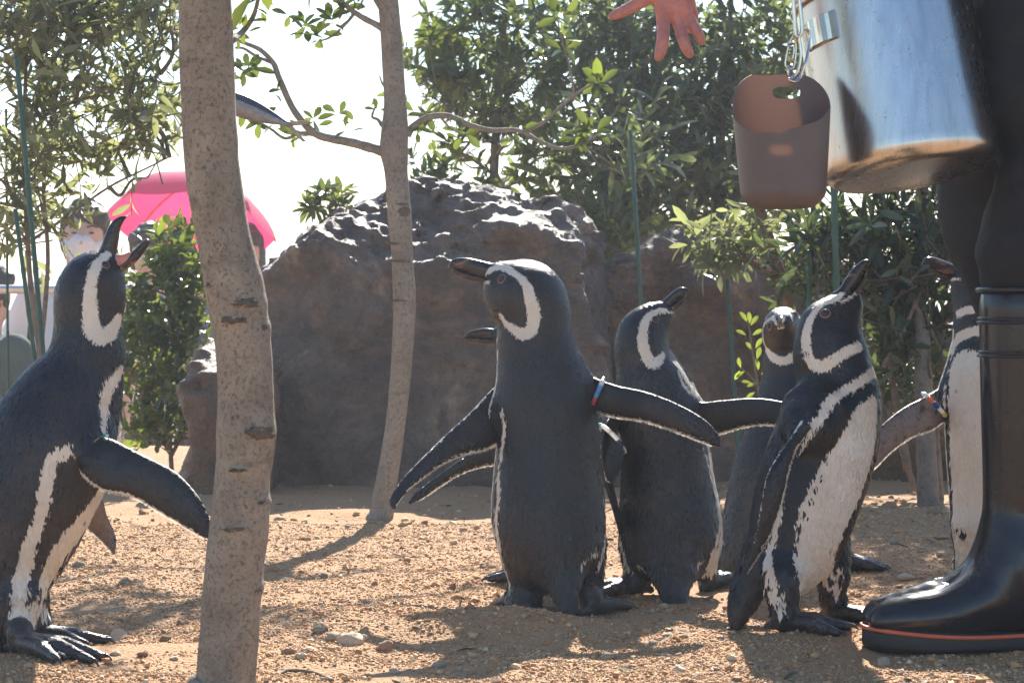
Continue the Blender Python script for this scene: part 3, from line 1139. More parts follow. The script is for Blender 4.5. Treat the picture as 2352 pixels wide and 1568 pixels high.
def traced_trunk(rows, d, extra=None, sides=20, rough=0.05, seed=0, n=6, rough_scale=1):
    """rows: (left u, right u, v) at distance d"""
    pts = []
    for l, r, v in rows:
        p = P((l + r) / 2, v, d)
        pts.append([p.x, p.y, p.z, PX((r - l) / 2, d)])
    q = catmull((extra[0] if extra else []) + pts + (extra[1] if extra else []), n)
    return q, tube(q[:, :3], q[:, 3], sides, rough, seed)


# thick trunk in the foreground
d1 = 2.52
rows = [(448, 588, 1568), (455, 592, 1500), (463, 600, 1400), (470, 605, 1300), (482, 617, 1200), (492, 621, 1100), (497, 629, 1050), (497, 632, 1000), (500, 629, 900), (495, 625, 800), (487, 619, 750), (478, 613, 700), (470, 604, 650), (462, 589, 600), (443, 566, 500), (426, 553, 400), (418, 546, 300), (414, 541, 200), (412, 537, 100), (410, 531, 0)]
tb = P(515, 1568, d1)
x0 = (515 - UC) * d1 / FPX
root = [[x0 - 0.004, d1, -0.05, 0.05], [x0 - 0.003, d1, 0.0, 0.041]]
tp = P(468, 0, d1)
topx = [[tp.x - 0.01, d1 + 0.02, tp.z + 0.2, 0.026], [tp.x + 0.03, d1 + 0.05, tp.z + 0.5, 0.02], [tp.x + 0.02, d1 + 0.05, tp.z + 0.8, 0.012]]
t1 = empty('tree', (x0, d1, gzf(x0, d1)), 'thick mottled grey brown tree trunk with dark knots in front of the penguins', 'tree')
q1, (V, F) = traced_trunk(rows, d1, (root, topx), 48, 0.028, 3, 10)
KNOTS = [(537, 735, 24, 7), (565, 696, 30, 8), (612, 750, 12, 8), (600, 993, 32, 13), (545, 1081, 16, 4), (606, 1155, 14, 4), (540, 1215, 20, 4), (592, 1355, 12, 6), (480, 655, 8, 7)]
for (u, v, w, hgt) in KNOTS:
    c = np.array(P(u, v, d1 - 0.03))
    dd_ = (V - c) / np.array([PX(w, d1) * 1.3, 0.05, PX(hgt, d1) * 2.2])
    ax_c = np.stack([np.interp(V[:, 2], q1[:, 2], q1[:, k_]) for k_ in range(2)] + [V[:, 2]], 1)
    nr_ = V - ax_c
    nr_ /= np.linalg.norm(nr_, axis=1)[:, None] + 1e-9
    V = V + nr_ * (0.0035 * np.exp(-(dd_ ** 2).sum(1)))[:, None]
trunk = mesh_obj('trunk', V, F, M['bark'], t1)
tvh = BVHTree.FromPolygons([Vector(x) for x in V], [list(f) for f in F])
# branch scars and knots on the trunk: raised dark lips
for (u, v, w, hgt) in KNOTS:
    o3 = Vector((0, 0, HC))
    dirv = (P(u, v, 1.0) - o3).normalized()
    hit = tvh.ray_cast(o3, dirv)
    if hit[0] is None:
        continue
    c, nrm = hit[0], hit[1]
    Vs, Fs = uv_sphere((0, 0, 0), 1.0, 28, 16)
    k = 1 + 0.55 * fbm(Vs * np.array([2.2, 1, 1]) + u, 1.7, 4, int(v), 0.7)
    Vs = Vs * k[:, None]
    side = Vector((0, 0, 1)).cross(nrm).normalized()
    upv = nrm.cross(side)
    A_ = np.array([list(side * PX(w, d1)), list(upv * PX(hgt, d1)), list(nrm * (0.0010 + PX(hgt, d1) * 0.12))])
    mesh_obj('bark_knot', Vs @ A_ + np.array(c) - np.array(nrm) * 0.001, Fs, M['scar'], trunk)
fo = Foliage(31)
fo.blob(540, -330, 170, 100, d1, 0.2, 26, 12, 0.05, 0.36)
fo.blob(600, -20, 40, 30, d1 + 0.02, 0.04, 0)
for (u, v, du, dv, l) in [(548, 60, 14, -22, 30), (556, 62, 2, 34, 42), (575, 50, 34, -6, 40), (585, 20, 30, 12, 34), (600, 10, 26, -2, 30), (565, 30, -4, 30, 36), (570, 75, 30, -14, 34), (545, 90, 4, 22, 24), (600, 25, 10, 26, 30), (560, 15, 22, -14, 34)]:
    fo.add(np.array(P(u, v, d1 + 0.06)), np.array([du, 8 * (rng.random() - .5), -dv]), np.array([rng.normal() * .4, -0.6, 0.7]), PX(l, d1), 0.4, 0.1, 0.6)
mb = MB()
for s in fo.starts[::3]:
    limb(mb, topx[1][:3], s, 0.006, 0.002, 0.06, int(abs(s[0]) * 1e4) % 999, 5)
V, F = tube(catmull([list(P(532, 95, d1)), list(P(560, 70, d1 + .06)), list(P(585, 30, d1 + .06)), list(P(600, -40, d1 + .05))], 5), np.linspace(.004, .002, 16), 6)
mb.add(V, F)
mb.build('limb', M['bark2'], t1)['kind'] = 'stuff'
fo.build(t1, M['leaf_green'], M['twig'], 0.5)

# slim trunk with the open branches
d2 = 4.72
rows = [(846, 903, 1185), (864, 914, 1100), (882, 928, 1000), (893, 940, 900), (900, 949, 800), (903, 955, 700), (900, 949, 600), (891, 945, 500), (884, 937, 400), (872, 938, 345), (875, 938, 300), (881, 935, 250), (880, 930, 200), (875, 924, 100), (868, 915, 0)]
bx = (874 - UC) * d2 / FPX
root = [[bx - 0.012, d2, -0.05, 0.032], [bx - 0.004, d2, -0.012, 0.027]]
tp = P(890, 0, d2)
topx = [[tp.x - 0.02, d2, tp.z + 0.25, 0.017], [tp.x - 0.04, d2 + 0.03, tp.z + 0.55, 0.013], [tp.x - 0.02, d2 + 0.02, tp.z + 0.85, 0.006]]
t2 = empty('tree', (bx, d2, gzf(bx, d2)), 'slim smooth tree with a long bare side branch standing before the large boulder', 'tree')
q2, (V, F) = traced_trunk(rows, d2, (root, topx), 22, 0.035, 8, 6)
trunk2 = mesh_obj('trunk', V, F, M['bark2'], t2)
for (u, v, w, hgt) in [(930, 487, 14, 12), (905, 340, 20, 22), (925, 470, 16, 3), (922, 600, 22, 3), (915, 690, 20, 3), (900, 560, 18, 3)]:
    c = Vector(P(u, v, d2)) - Vector((0, PX(26, d2) * 0.93, 0))
    Vs, Fs = uv_sphere((0, 0, 0), 1.0, 12, 8)
    Vs = Vs * (1 + 0.3 * fbm(Vs + u, 1.6, 3, int(v)))[:, None] * np.array([PX(w, d2), 0.004, PX(hgt, d2)]) + np.array(c)
    mesh_obj('bark_knot', Vs, Fs, M['scar'], trunk2)


def pbranch(pts, d, r0, r1, sides=9, seed=0):
    w = [list(P(q[0], q[1], q[2] if len(q) > 2 else d)) for q in pts]
    q = catmull(w, 5)
    return tube(q, np.linspace(PX(r0, d), PX(r1, d), len(q)), sides, 0.1, seed)


BR = [([(885, 352), (860, 342), (800, 326), (735, 312), (703, 288), (672, 248), (643, 185), (628, 146), (602, 118), (570, 102), (520, 85)], 12, 4),
      ([(628, 146), (590, 130), (560, 112), (540, 110)], 4, 3),
      ([(725, 310), (690, 306), (655, 318), (620, 295), (580, 275), (545, 262)], 5, 2),
      ([(935, 312), (950, 290), (985, 270), (1030, 267), (1080, 288), (1130, 300), (1190, 300), (1240, 325), (1290, 342), (1340, 330), (1375, 312)], 9, 3),
      ([(1205, 303), (1250, 280), (1300, 235), (1340, 205), (1375, 190)], 5, 2),
      ([(1320, 230), (1310, 160), (1290, 90), (1280, 40)], 3, 1.5),
      ([(1010, 267), (1030, 290), (1060, 310)], 3, 2),
      ([(895, 82), (870, 60), (835, 42), (800, 18), (770, -10)], 9, 5),
      ([(900, 50), (880, 25), (860, -5), (845, -40)], 8, 5),
      ([(815, 30), (790, 60), (760, 85), (735, 95)], 4, 2),
      ([(878, 290), (868, 275), (855, 268), (862, 245)], 5, 2)]
for i, (pts, r0, r1) in enumerate(BR):
    V, F = pbranch(pts, d2, r0, r1, 9, i)
    mesh_obj('branch', V, F, M['bark2'], t2)
# each leaf of the open branches is a part of its own, sharing one mesh
lV, lF = leaf_array(np.zeros((1, 3)), np.array([[1.0, 0, 0]]), np.array([[0, 0, 1.0]]), np.array([1.0]), np.array([0.40]), np.array([0.14]), 0.55)
leaf_me = {}
for nm, val, mt in (('a', 0.45, 'leaf_green'), ('b', 0.8, 'leaf_green'), ('c', 0.2, 'leaf_green'), ('d', 0.6, 'leaf_bright')):
    o = mesh_obj('leaf_source', lV, lF, M[mt], attrs={'lc': np.full(len(lV), val)})
    leaf_me[nm] = o.data
    bpy.data.objects.remove(o)


def leaf_obj(parent, pos, dr, nrm, length, kind, name='leaf'):
    dr = Vector(dr).normalized()
    s = dr.cross(Vector(nrm)).normalized()
    n = s.cross(dr)
    mt = Matrix((dr, s, n)).transposed().to_4x4()
    mt = Matrix.Translation(Vector(pos) - BASE[parent.name]) @ mt @ Matrix.Scale(length, 4)
    o = bpy.data.objects.new(name, leaf_me[kind])
    COL.objects.link(o)
    o.parent = parent
    o.matrix_basis = mt
    BASE[o.name] = Vector(pos)
    return o


CL = [(556, 165, 8, 40), (575, 160, 6, 44), (600, 280, 9, 38), (560, 258, 6, 34), (640, 295, 6, 34), (720, 272, 6, 34), (775, 262, 5, 36), (800, 300, 4, 34), (640, 215, 3, 30), (735, 85, 9, 38), (700, 65, 8, 38), (760, 45, 7, 38), (790, 20, 6, 34), (665, 45, 4, 34), (860, 255, 5, 24),
      (1360, 310, 10, 46), (1340, 290, 6, 44), (1290, 110, 6, 44), (1380, 190, 9, 44), (1330, 320, 6, 40), (1060, 312, 6, 34), (958, 300, 4, 34), (970, 260, 5, 36), (1285, 40, 6, 40), (520, 80, 6, 40), (1250, 275, 3, 36), (690, 310, 4, 26)]
lr = np.random.default_rng(77)
for (u, v, n, s) in CL:
    c = P(u, v, d2)
    a0_ = lr.random() * 6
    for k in range(n):
        ph = a0_ + k * 2.4
        dr = Vector((math.cos(ph) * 0.95, 0.45 * lr.normal(), 0.25 + 0.75 * math.sin(ph)))
        nr = Vector((lr.normal() * 0.5, -0.75 + 0.5 * lr.normal(), 0.65))
        pos = c + Vector((lr.normal() * PX(7, d2), lr.normal() * PX(8, d2), lr.normal() * PX(7, d2)))
        leaf_obj(t2, pos, dr, nr, PX(s, d2) * (0.9 + 0.5 * lr.random()), random.choice('aaabccc'))
# sparse crown above
fo = Foliage(32)
fo.blob(700, -230, 150, 80, d2, 0.2, 8, 11, 0.042, 0.36)
fo.blob(820, -95, 120, 50, d2, 0.18, 13, 11, 0.042, 0.36)
fo.blob(1050, -115, 150, 50, d2, 0.18, 11, 11, 0.042, 0.36)
fo.blob(620, -105, 90, 45, d2, 0.18, 8, 11, 0.042, 0.36)
fo.blob(860, -480, 150, 90, d2, 0.2, 7, 11, 0.042, 0.36)
mb = MB()
for s in fo.starts[::3]:
    limb(mb, topx[0][:3], s, 0.006, 0.002, 0.06, int(abs(s[2]) * 1e4) % 999, 5)
mb.build('limb', M['bark2'], t2)['kind'] = 'stuff'
fo.build(t2, M['leaf_green'], M['twig'], 0.5)


def bush(name, cat, label, base, blobs, d, rd, mat, twmat, seed, leaves, L_, ratio, stems, obov=0.0, up=0.4, tl=0.16, rosette=False, smat=None, stem_name='trunk', limbs=9):
    e = empty(name, base, label, cat)
    f = Foliage(seed)
    for b in blobs:
        u, v, ru, rv, tw = b[:5]
        f.blob(u, v, ru, rv, b[5] if len(b) > 5 else d, rd, tw, leaves, L_, ratio, up, tl, rosette)
    ends = []
    for i, s in enumerate(stems):
        pts, r0, r1 = s
        V, F = pbranch([(q[0], q[1], q[2] if len(q) > 2 else d) for q in pts], d, r0, r1, 10, seed + i)
        mesh_obj(stem_name, V, F, smat or M['bark3'], e)
        w = catmull([list(P(q[0], q[1], q[2] if len(q) > 2 else d)) for q in pts], 4)
        ends.append(w)
    allp = np.concatenate(ends)
    mb = MB()
    st = np.array(f.starts)
    for i in range(0, len(st), limbs):
        s = st[i]
        low = allp[allp[:, 2] < s[2] - 0.02]
        if len(low) == 0:
            low = allp
        k = np.argmin(((low - s) ** 2).sum(1))
        limb(mb, low[k], s, 0.005, 0.0018, 0.08, seed + i, 5)
    if mb.n:
        mb.build('limb', smat or M['bark3'], e)['kind'] = 'stuff'
    f.build(e, mat, twmat, obov)
    return e


def gbase(u, d):
    x = (u - UC) * d / FPX
    return (x, d, gzf(x, d))


bush('olive_tree', 'tree', 'airy narrow leaved tree with grey stems above the calling penguin', gbase(120, 5.0),
     [(40, 50, 120, 90, 34), (160, 40, 120, 80, 32), (270, 30, 90, 70, 18), (80, 150, 120, 80, 22), (350, 80, 70, 90, 13), (370, 30, 60, 60, 9), (210, 190, 120, 90, 16), (90, 280, 110, 90, 24), (310, 220, 100, 90, 16), (390, 250, 40, 70, 7), (40, 400, 90, 90, 22), (190, 330, 110, 55, 12), (320, 320, 70, 50, 11), (70, 490, 45, 50, 5), (30, 560, 50, 60, 6), (60, -150, 220, 130, 40), (300, -130, 200, 110, 26)],
     5.0, 0.22, M['leaf_olive'], M['twig'], 51, 11, 0.047, 0.27,
     [([(105, 1020), (92, 820), (70, 650), (60, 480), (55, 300), (60, 150), (70, -80), (80, -250)], 8, 3), ([(92, 820), (110, 600), (100, 420), (125, 250), (160, 80), (200, -100)], 6, 2), ([(60, 560), (150, 500), (250, 430), (340, 385), (390, 360)], 4, 1.5), ([(125, 250), (220, 220), (300, 200), (370, 170)], 4, 1.5)], tl=0.17)
bush('hedge_shrub', 'shrub', 'glossy green broad leaved shrub behind the calling penguin', gbase(395, 5.8),
     [(410, 560, 60, 55, 16), (385, 620, 70, 60, 20), (440, 650, 50, 80, 18), (330, 700, 60, 80, 16), (420, 740, 70, 80, 20), (350, 800, 80, 80, 22), (440, 830, 55, 90, 18), (330, 900, 70, 70, 16), (400, 920, 70, 80, 18), (450, 960, 45, 70, 10), (350, 980, 60, 50, 9), (300, 760, 40, 60, 8)],
     5.8, 0.16, M['leaf_green'], M['twig'], 52, 12, 0.034, 0.48,
     [([(395, 1100), (390, 1000), (380, 850), (395, 700), (410, 560)], 6, 2), ([(392, 1050), (430, 960), (440, 820), (450, 700)], 5, 2), ([(390, 1040), (350, 960), (335, 820), (330, 720)], 5, 2), ([(392, 1020), (470, 990), (500, 975)], 4, 2)], 0.45, up=0.8, tl=0.12)
bush('pittosporum_tree', 'tree', 'rosette leaved green tree with a dark stem behind the large boulder', gbase(1130, 7.0),
     [(985, 190, 50, 60, 14), (1030, 130, 70, 50, 14), (1090, 90, 90, 60, 18), (1180, 70, 90, 60, 18), (1050, 210, 80, 50, 18), (1130, 190, 80, 60, 20), (1210, 190, 70, 70, 20), (1000, 260, 50, 30, 9), (1090, 270, 70, 40, 12), (1180, 280, 60, 40, 12), (1060, 350, 50, 28, 9), (1150, 415, 45, 25, 8), (1010, 100, 30, 30, 3), (960, 110, 15, 20, 2), (1240, 380, 50, 40, 9), (1050, 30, 120, 40, 10), (1120, -90, 200, 90, 20)],
     7.0, 0.25, M['leaf_green'], M['twig'], 53, 13, 0.052, 0.30,
     [([(1120, 900), (1128, 600), (1135, 400), (1142, 250), (1155, 100), (1165, -60)], 14, 6), ([(1140, 300), (1090, 250), (1030, 200)], 5, 2), ([(1145, 240), (1200, 190), (1250, 150)], 5, 2), ([(1132, 400), (1090, 370), (1060, 350)], 4, 2)], 0.3, tl=0.13, rosette=True)
bush('olive_tree', 'tree', 'dense dark narrow leaved tree filling the background beside the thrown hand', gbase(1520, 7.1),
     [(1330, 60, 90, 80, 19), (1430, 70, 110, 90, 32), (1560, 80, 120, 100, 38), (1690, 90, 110, 100, 35), (1800, 130, 90, 120, 29), (1440, 380, 50, 40, 5, 6.0), (1440, 300, 60, 50, 5, 6.2), (1300, 180, 80, 60, 11), (1400, 210, 110, 80, 32), (1530, 240, 120, 90, 42), (1660, 260, 110, 100, 39), (1780, 300, 90, 100, 29), (1300, 330, 80, 60, 13), (1400, 360, 110, 80, 34), (1520, 390, 110, 80, 38), (1640, 410, 100, 80, 34), (1750, 430, 90, 80, 29), (1270, 470, 60, 60, 13), (1370, 500, 90, 60, 26), (1470, 520, 100, 60, 29), (1590, 510, 100, 50, 22), (1400, 600, 60, 70, 20), (1350, 620, 40, 60, 10), (1560, -140, 300, 140, 51), (1850, -60, 150, 200, 29)],
     7.1, 0.30, M['leaf_dark'], M['twig'], 54, 11, 0.068, 0.27,
     [([(1500, 1000), (1495, 700), (1480, 450), (1460, 200), (1440, -60)], 9, 4), ([(1640, 1000), (1650, 600), (1660, 300), (1680, 0), (1690, -150)], 9, 4), ([(1480, 500), (1560, 350), (1600, 150)], 5, 2), ([(1485, 520), (1400, 400), (1350, 250), (1330, 100)], 5, 2), ([(1655, 500), (1730, 350), (1790, 150)], 5, 2)], tl=0.2)
bush('olive_tree', 'tree', 'dark many stemmed tree behind the steel pot and the beaks on the right', gbase(2130, 4.85),
     [(2050, 520, 110, 70, 26), (1960, 540, 70, 60, 18), (2000, 640, 90, 80, 26), (2100, 630, 90, 80, 30), (2080, 740, 90, 70, 22), (2160, 760, 70, 90, 18), (2060, 850, 70, 70, 10), (2130, 890, 50, 60, 7), (2200, 540, 90, 100, 26), (2280, 640, 80, 100, 18), (1850, 560, 60, 50, 10), (1860, 640, 40, 50, 7), (2000, 300, 160, 130, 30), (2180, 250, 160, 160, 30), (2320, 200, 140, 200, 24), (2050, 60, 200, 120, 24), (2120, -120, 240, 110, 24)],
     5.05, 0.22, M['leaf_deep'], M['twig'], 55, 12, 0.056, 0.24,
     [([(2134, 1185, 4.85), (2128, 1050, 4.87), (2122, 900, 4.9), (2118, 760, 4.95), (2110, 640, 5.0), (2120, 400, 5.05), (2140, 100, 5.05), (2150, -120, 5.05)], 26, 7), ([(2085, 1080, 5.0), (2062, 950, 5.0), (2040, 800, 5.0), (2005, 650, 5.0), (1990, 560, 5.0), (1985, 400, 5.0)], 10, 4), ([(2030, 840, 4.95), (2075, 760, 4.95), (2120, 660, 4.95), (2180, 560, 4.95)], 6, 3), ([(2180, 860, 4.95), (2140, 760, 4.95), (2100, 690, 4.95), (2095, 600, 4.95)], 6, 3), ([(2160, 1150, 5.0), (2150, 950, 5.0), (2165, 760, 5.0), (2220, 560, 5.0)], 9, 4), ([(2100, 1120, 5.1), (2060, 1000, 5.1), (2030, 900, 5.1), (2020, 760, 5.1)], 7, 3)], tl=0.18, up=0.2)
bush('olive_shrub', 'shrub', 'sunlit yellowish olive sprays hanging in front of the brownish boulder', gbase(1790, 5.15),
     [(1630, 570, 50, 30, 4), (1700, 585, 55, 35, 5), (1660, 610, 40, 30, 3), (1760, 560, 50, 50, 4), (1600, 590, 25, 20, 2), (1740, 500, 70, 40, 5), (1800, 640, 40, 60, 3), (1650, 520, 60, 40, 4)],
     5.15, 0.12, M['leaf_olive'], M['twig'], 56, 11, 0.050, 0.28,
     [([(1830, 1080), (1820, 900), (1812, 760), (1800, 660), (1775, 580), (1755, 510), (1745, 470), (1735, 380)], 17, 10), ([(1790, 640), (1730, 600), (1680, 570)], 4, 2), ([(1780, 590), (1700, 540), (1640, 530)], 4, 2)], 0.3, tl=0.12, up=-0.1, smat=M['barkr'])
bush('background_shrub', 'shrub', 'low green shrub growing in the gap between the two boulders', gbase(1380, 6.6),
     [(1360, 560, 50, 50, 16), (1390, 620, 40, 60, 16), (1420, 560, 50, 40, 12), (1250, 470, 70, 30, 10), (1340, 500, 70, 40, 12)],
     6.55, 0.15, M['leaf_green'], M['twig'], 57, 12, 0.036, 0.42, [([(1385, 1000), (1385, 800), (1380, 650), (1375, 540)], 6, 2), ([(1385, 800), (1300, 600), (1260, 480)], 4, 2)], 0.4, up=0.6, tl=0.12)
for (u, v, w, lab, sd) in [(760, 475, 40, 'small leafy tuft peeking over the left shoulder of the boulder', 58), (985, 418, 46, 'small leafy tuft standing on top of the boulder', 59)]:
    bush('leafy_plant', 'plant', lab, gbase(u, 6.25), [(u - w * .4, v, w * .5, 20, 5), (u + w * .4, v - 4, w * .5, 20, 5), (u, v + 15, w * .7, 15, 4)], 6.25, 0.06, M['leaf_green'], M['twig'], sd, 11, 0.045, 0.30,
         [([(u + 10, 900), (u + 10, 560), (u + 5, 500), (u, v)], 4, 1.5)], 0.3, tl=0.07, rosette=True, limbs=2, stem_name='stem')

# little bright sapling: every leaf a part
sp = empty('sapling', gbase(1745, 4.3), 'small bright green sapling with oval leaves beside the brownish boulder', 'plant')
ds = 4.3
for i, (pts, r0, r1) in enumerate([([(1748, 1115), (1745, 1000), (1742, 900), (1732, 830), (1722, 760), (1718, 735)], 4, 1.5), ([(1742, 905), (1755, 860), (1768, 815), (1775, 800)], 2.5, 1.2), ([(1738, 880), (1720, 860), (1702, 845)], 2.5, 1.2)]):
    V, F = pbranch(pts, ds, r0, r1, 7, i)
    mesh_obj('stem', V, F, M['twig'], sp)
for (u, v, du, dv, s) in [(1716, 740, -16, -26, 30), (1720, 745, 2, -30, 30), (1724, 748, 18, -26, 30), (1728, 770, 22, -14, 28), (1714, 770, -18, -10, 28), (1735, 800, 16, -26, 30), (1730, 805, -16, -20, 26), (1738, 825, 10, -32, 32), (1702, 845, -8, -26, 26), (1700, 850, -10, 18, 26), (1712, 852, -24, 14, 26), (1742, 850, -4, -26, 28), (1748, 860, 22, -14, 30), (1765, 825, 20, -12, 26), (1776, 805, 18, -16, 26), (1775, 830, 22, 6, 28), (1770, 842, 12, 20, 24), (1740, 880, -26, 6, 26), (1745, 880, 26, 6, 26), (1752, 900, 20, 12, 28), (1735, 900, -20, 14, 28), (1726, 880, -24, -6, 24), (1758, 862, 20, 10, 24), (1745, 930, 24, 0, 26), (1742, 940, -22, 4, 26)]:
    leaf_obj(sp, P(u, v, ds + 0.02 * (random.random() - .5)), (du, 14 * (random.random() - .5), -dv), (random.gauss(0, .3), -0.8, 0.5), PX(s, ds), 'd')

# tiny weed at the foot of the boulder
wd = empty('weed', gbase(957, 5.1), 'tiny weed on the shaded sand before the boulder', 'plant')
g = ground_at(957, 1100)
for k in range(6):
    leaf_obj(wd, g + Vector((0, 0, 0.004)), (math.cos(k * 1.05), math.sin(k * 1.05), 0.5), (0, 0, 1), 0.02, 'a')


# green plant stakes
def stake(p0, p1, r, d0, d1_, lab, ring=True):
    a = P(p0[0], p0[1], d0)
    b = P(p1[0], p1[1], d1_)
    n = 60
    q = np.array([list(a.lerp(b, t)) for t in np.linspace(0, 1, n)])
    rad = np.full(n, r)
    rad[4::8] *= 1.18
    V, F = tube(q, rad * 0.75, 12)
    o = mesh_obj('plant_stake', V, F, M['stake'], None, base=b)
    tag(o, lab, 'stake')


stake((1448, 300), (1496, 1090), PX(6.5, 5.4), 5.45, 5.3, 'green plant stake leaning before the left edge of the brownish boulder')
stake((1662, 500), (1700, 1110), PX(6, 5.2), 5.3, 5.1, 'green plant stake behind the outstretched flipper of the grey backed penguin')
stake((1868, 470), (1838, 1130), PX(8, 4.9), 5.0, 4.9, 'green plant stake right behind the penguin that looks back')
stake((1914, 380), (1934, 1160), PX(10, 4.75), 4.8, 4.75, 'thick green plant stake rising from behind the upraised beak')
stake((38, 130), (132, 1180), PX(8, 4.5), 4.6, 4.5, 'long green plant stake leaning beside the masked visitor')
stake((35, 480), (128, 1190), PX(7, 4.4), 4.45, 4.4, 'short weathered green stake crossing the masked visitor')
stake((14, 250), (20, 1100), PX(4, 5.1), 5.1, 5.1, 'thin green stake hidden among narrow leaves at the edge')
# ------------------------------------------------------------------ penguins
CAMO = Vector((0, 0, HC))


def foot_cones(ankle, heading, spread=24, Lf=0.082, top=None, lift=0.0):
    """ankle: world point; heading: degrees in the ground plane (0 = +x, 90 = away). returns leg cones and foot cones"""
    gx_, gy_ = ankle.x, ankle.y
    g = gzf(gx_, gy_) + lift
    h = math.radians(heading)
    f = np.array([math.cos(h), math.sin(h), 0])
    base = np.array([gx_, gy_, g + 0.013])
    cs = [(np.array(ankle), base, 0.0165, 0.0150)]
    for k, a in enumerate((-spread, 0, spread)):
        aa = h + math.radians(a)
        dr = np.array([math.cos(aa), math.sin(aa), 0])
        l = Lf * (1.0 if k == 1 else 0.9)
        m = base + dr * l * 0.55
        m[2] = gzf(m[0], m[1]) + 0.013 + lift
        e = base + dr * l
        e[2] = gzf(e[0], e[1]) + 0.005 + lift
        cs += [(base, m, 0.0125, 0.0095), (m, e, 0.0095, 0.0055)]
    for a in (-spread / 2, spread / 2):
        aa = h + math.radians(a)
        dr = np.array([math.cos(aa), math.sin(aa), 0])
        e = base + dr * Lf * 0.78
        e[2] = gzf(e[0], e[1]) + 0.004 + lift
        cs.append((base, e, 0.010, 0.0045))
    # hind claw
    e = base - f * 0.022
    e[2] = g + 0.006
    cs.append((base, e, 0.009, 0.005))
    claws = []
    for k, a in enumerate((-spread, 0, spread)):
        aa = h + math.radians(a)
        dr = np.array([math.cos(aa), math.sin(aa), 0])
        l = Lf * (1.0 if k == 1 else 0.9)
        s = base + dr * l
        s[2] = gzf(s[0], s[1]) + 0.006 + lift
        e = s + dr * 0.012
        e[2] = gzf(e[0], e[1]) + 0.001 + lift
        claws.append((s, e))
    return cs, claws


def flip_pairs(rows, d0, thick=0.0062):
    """rows: (uA, vA, uB, vB[, dA, dB]) leading edge A, trailing edge B"""
    out = []
    n = len(rows)
    for i, q in enumerate(rows):
        da = q[4] if len(q) > 4 else d0
        db = q[5] if len(q) > 5 else da
        t = i / (n - 1)
        out.append((P(q[0], q[1], da), P(q[2], q[3], db), thick * (1.5 - 1.1 * t)))
    return out


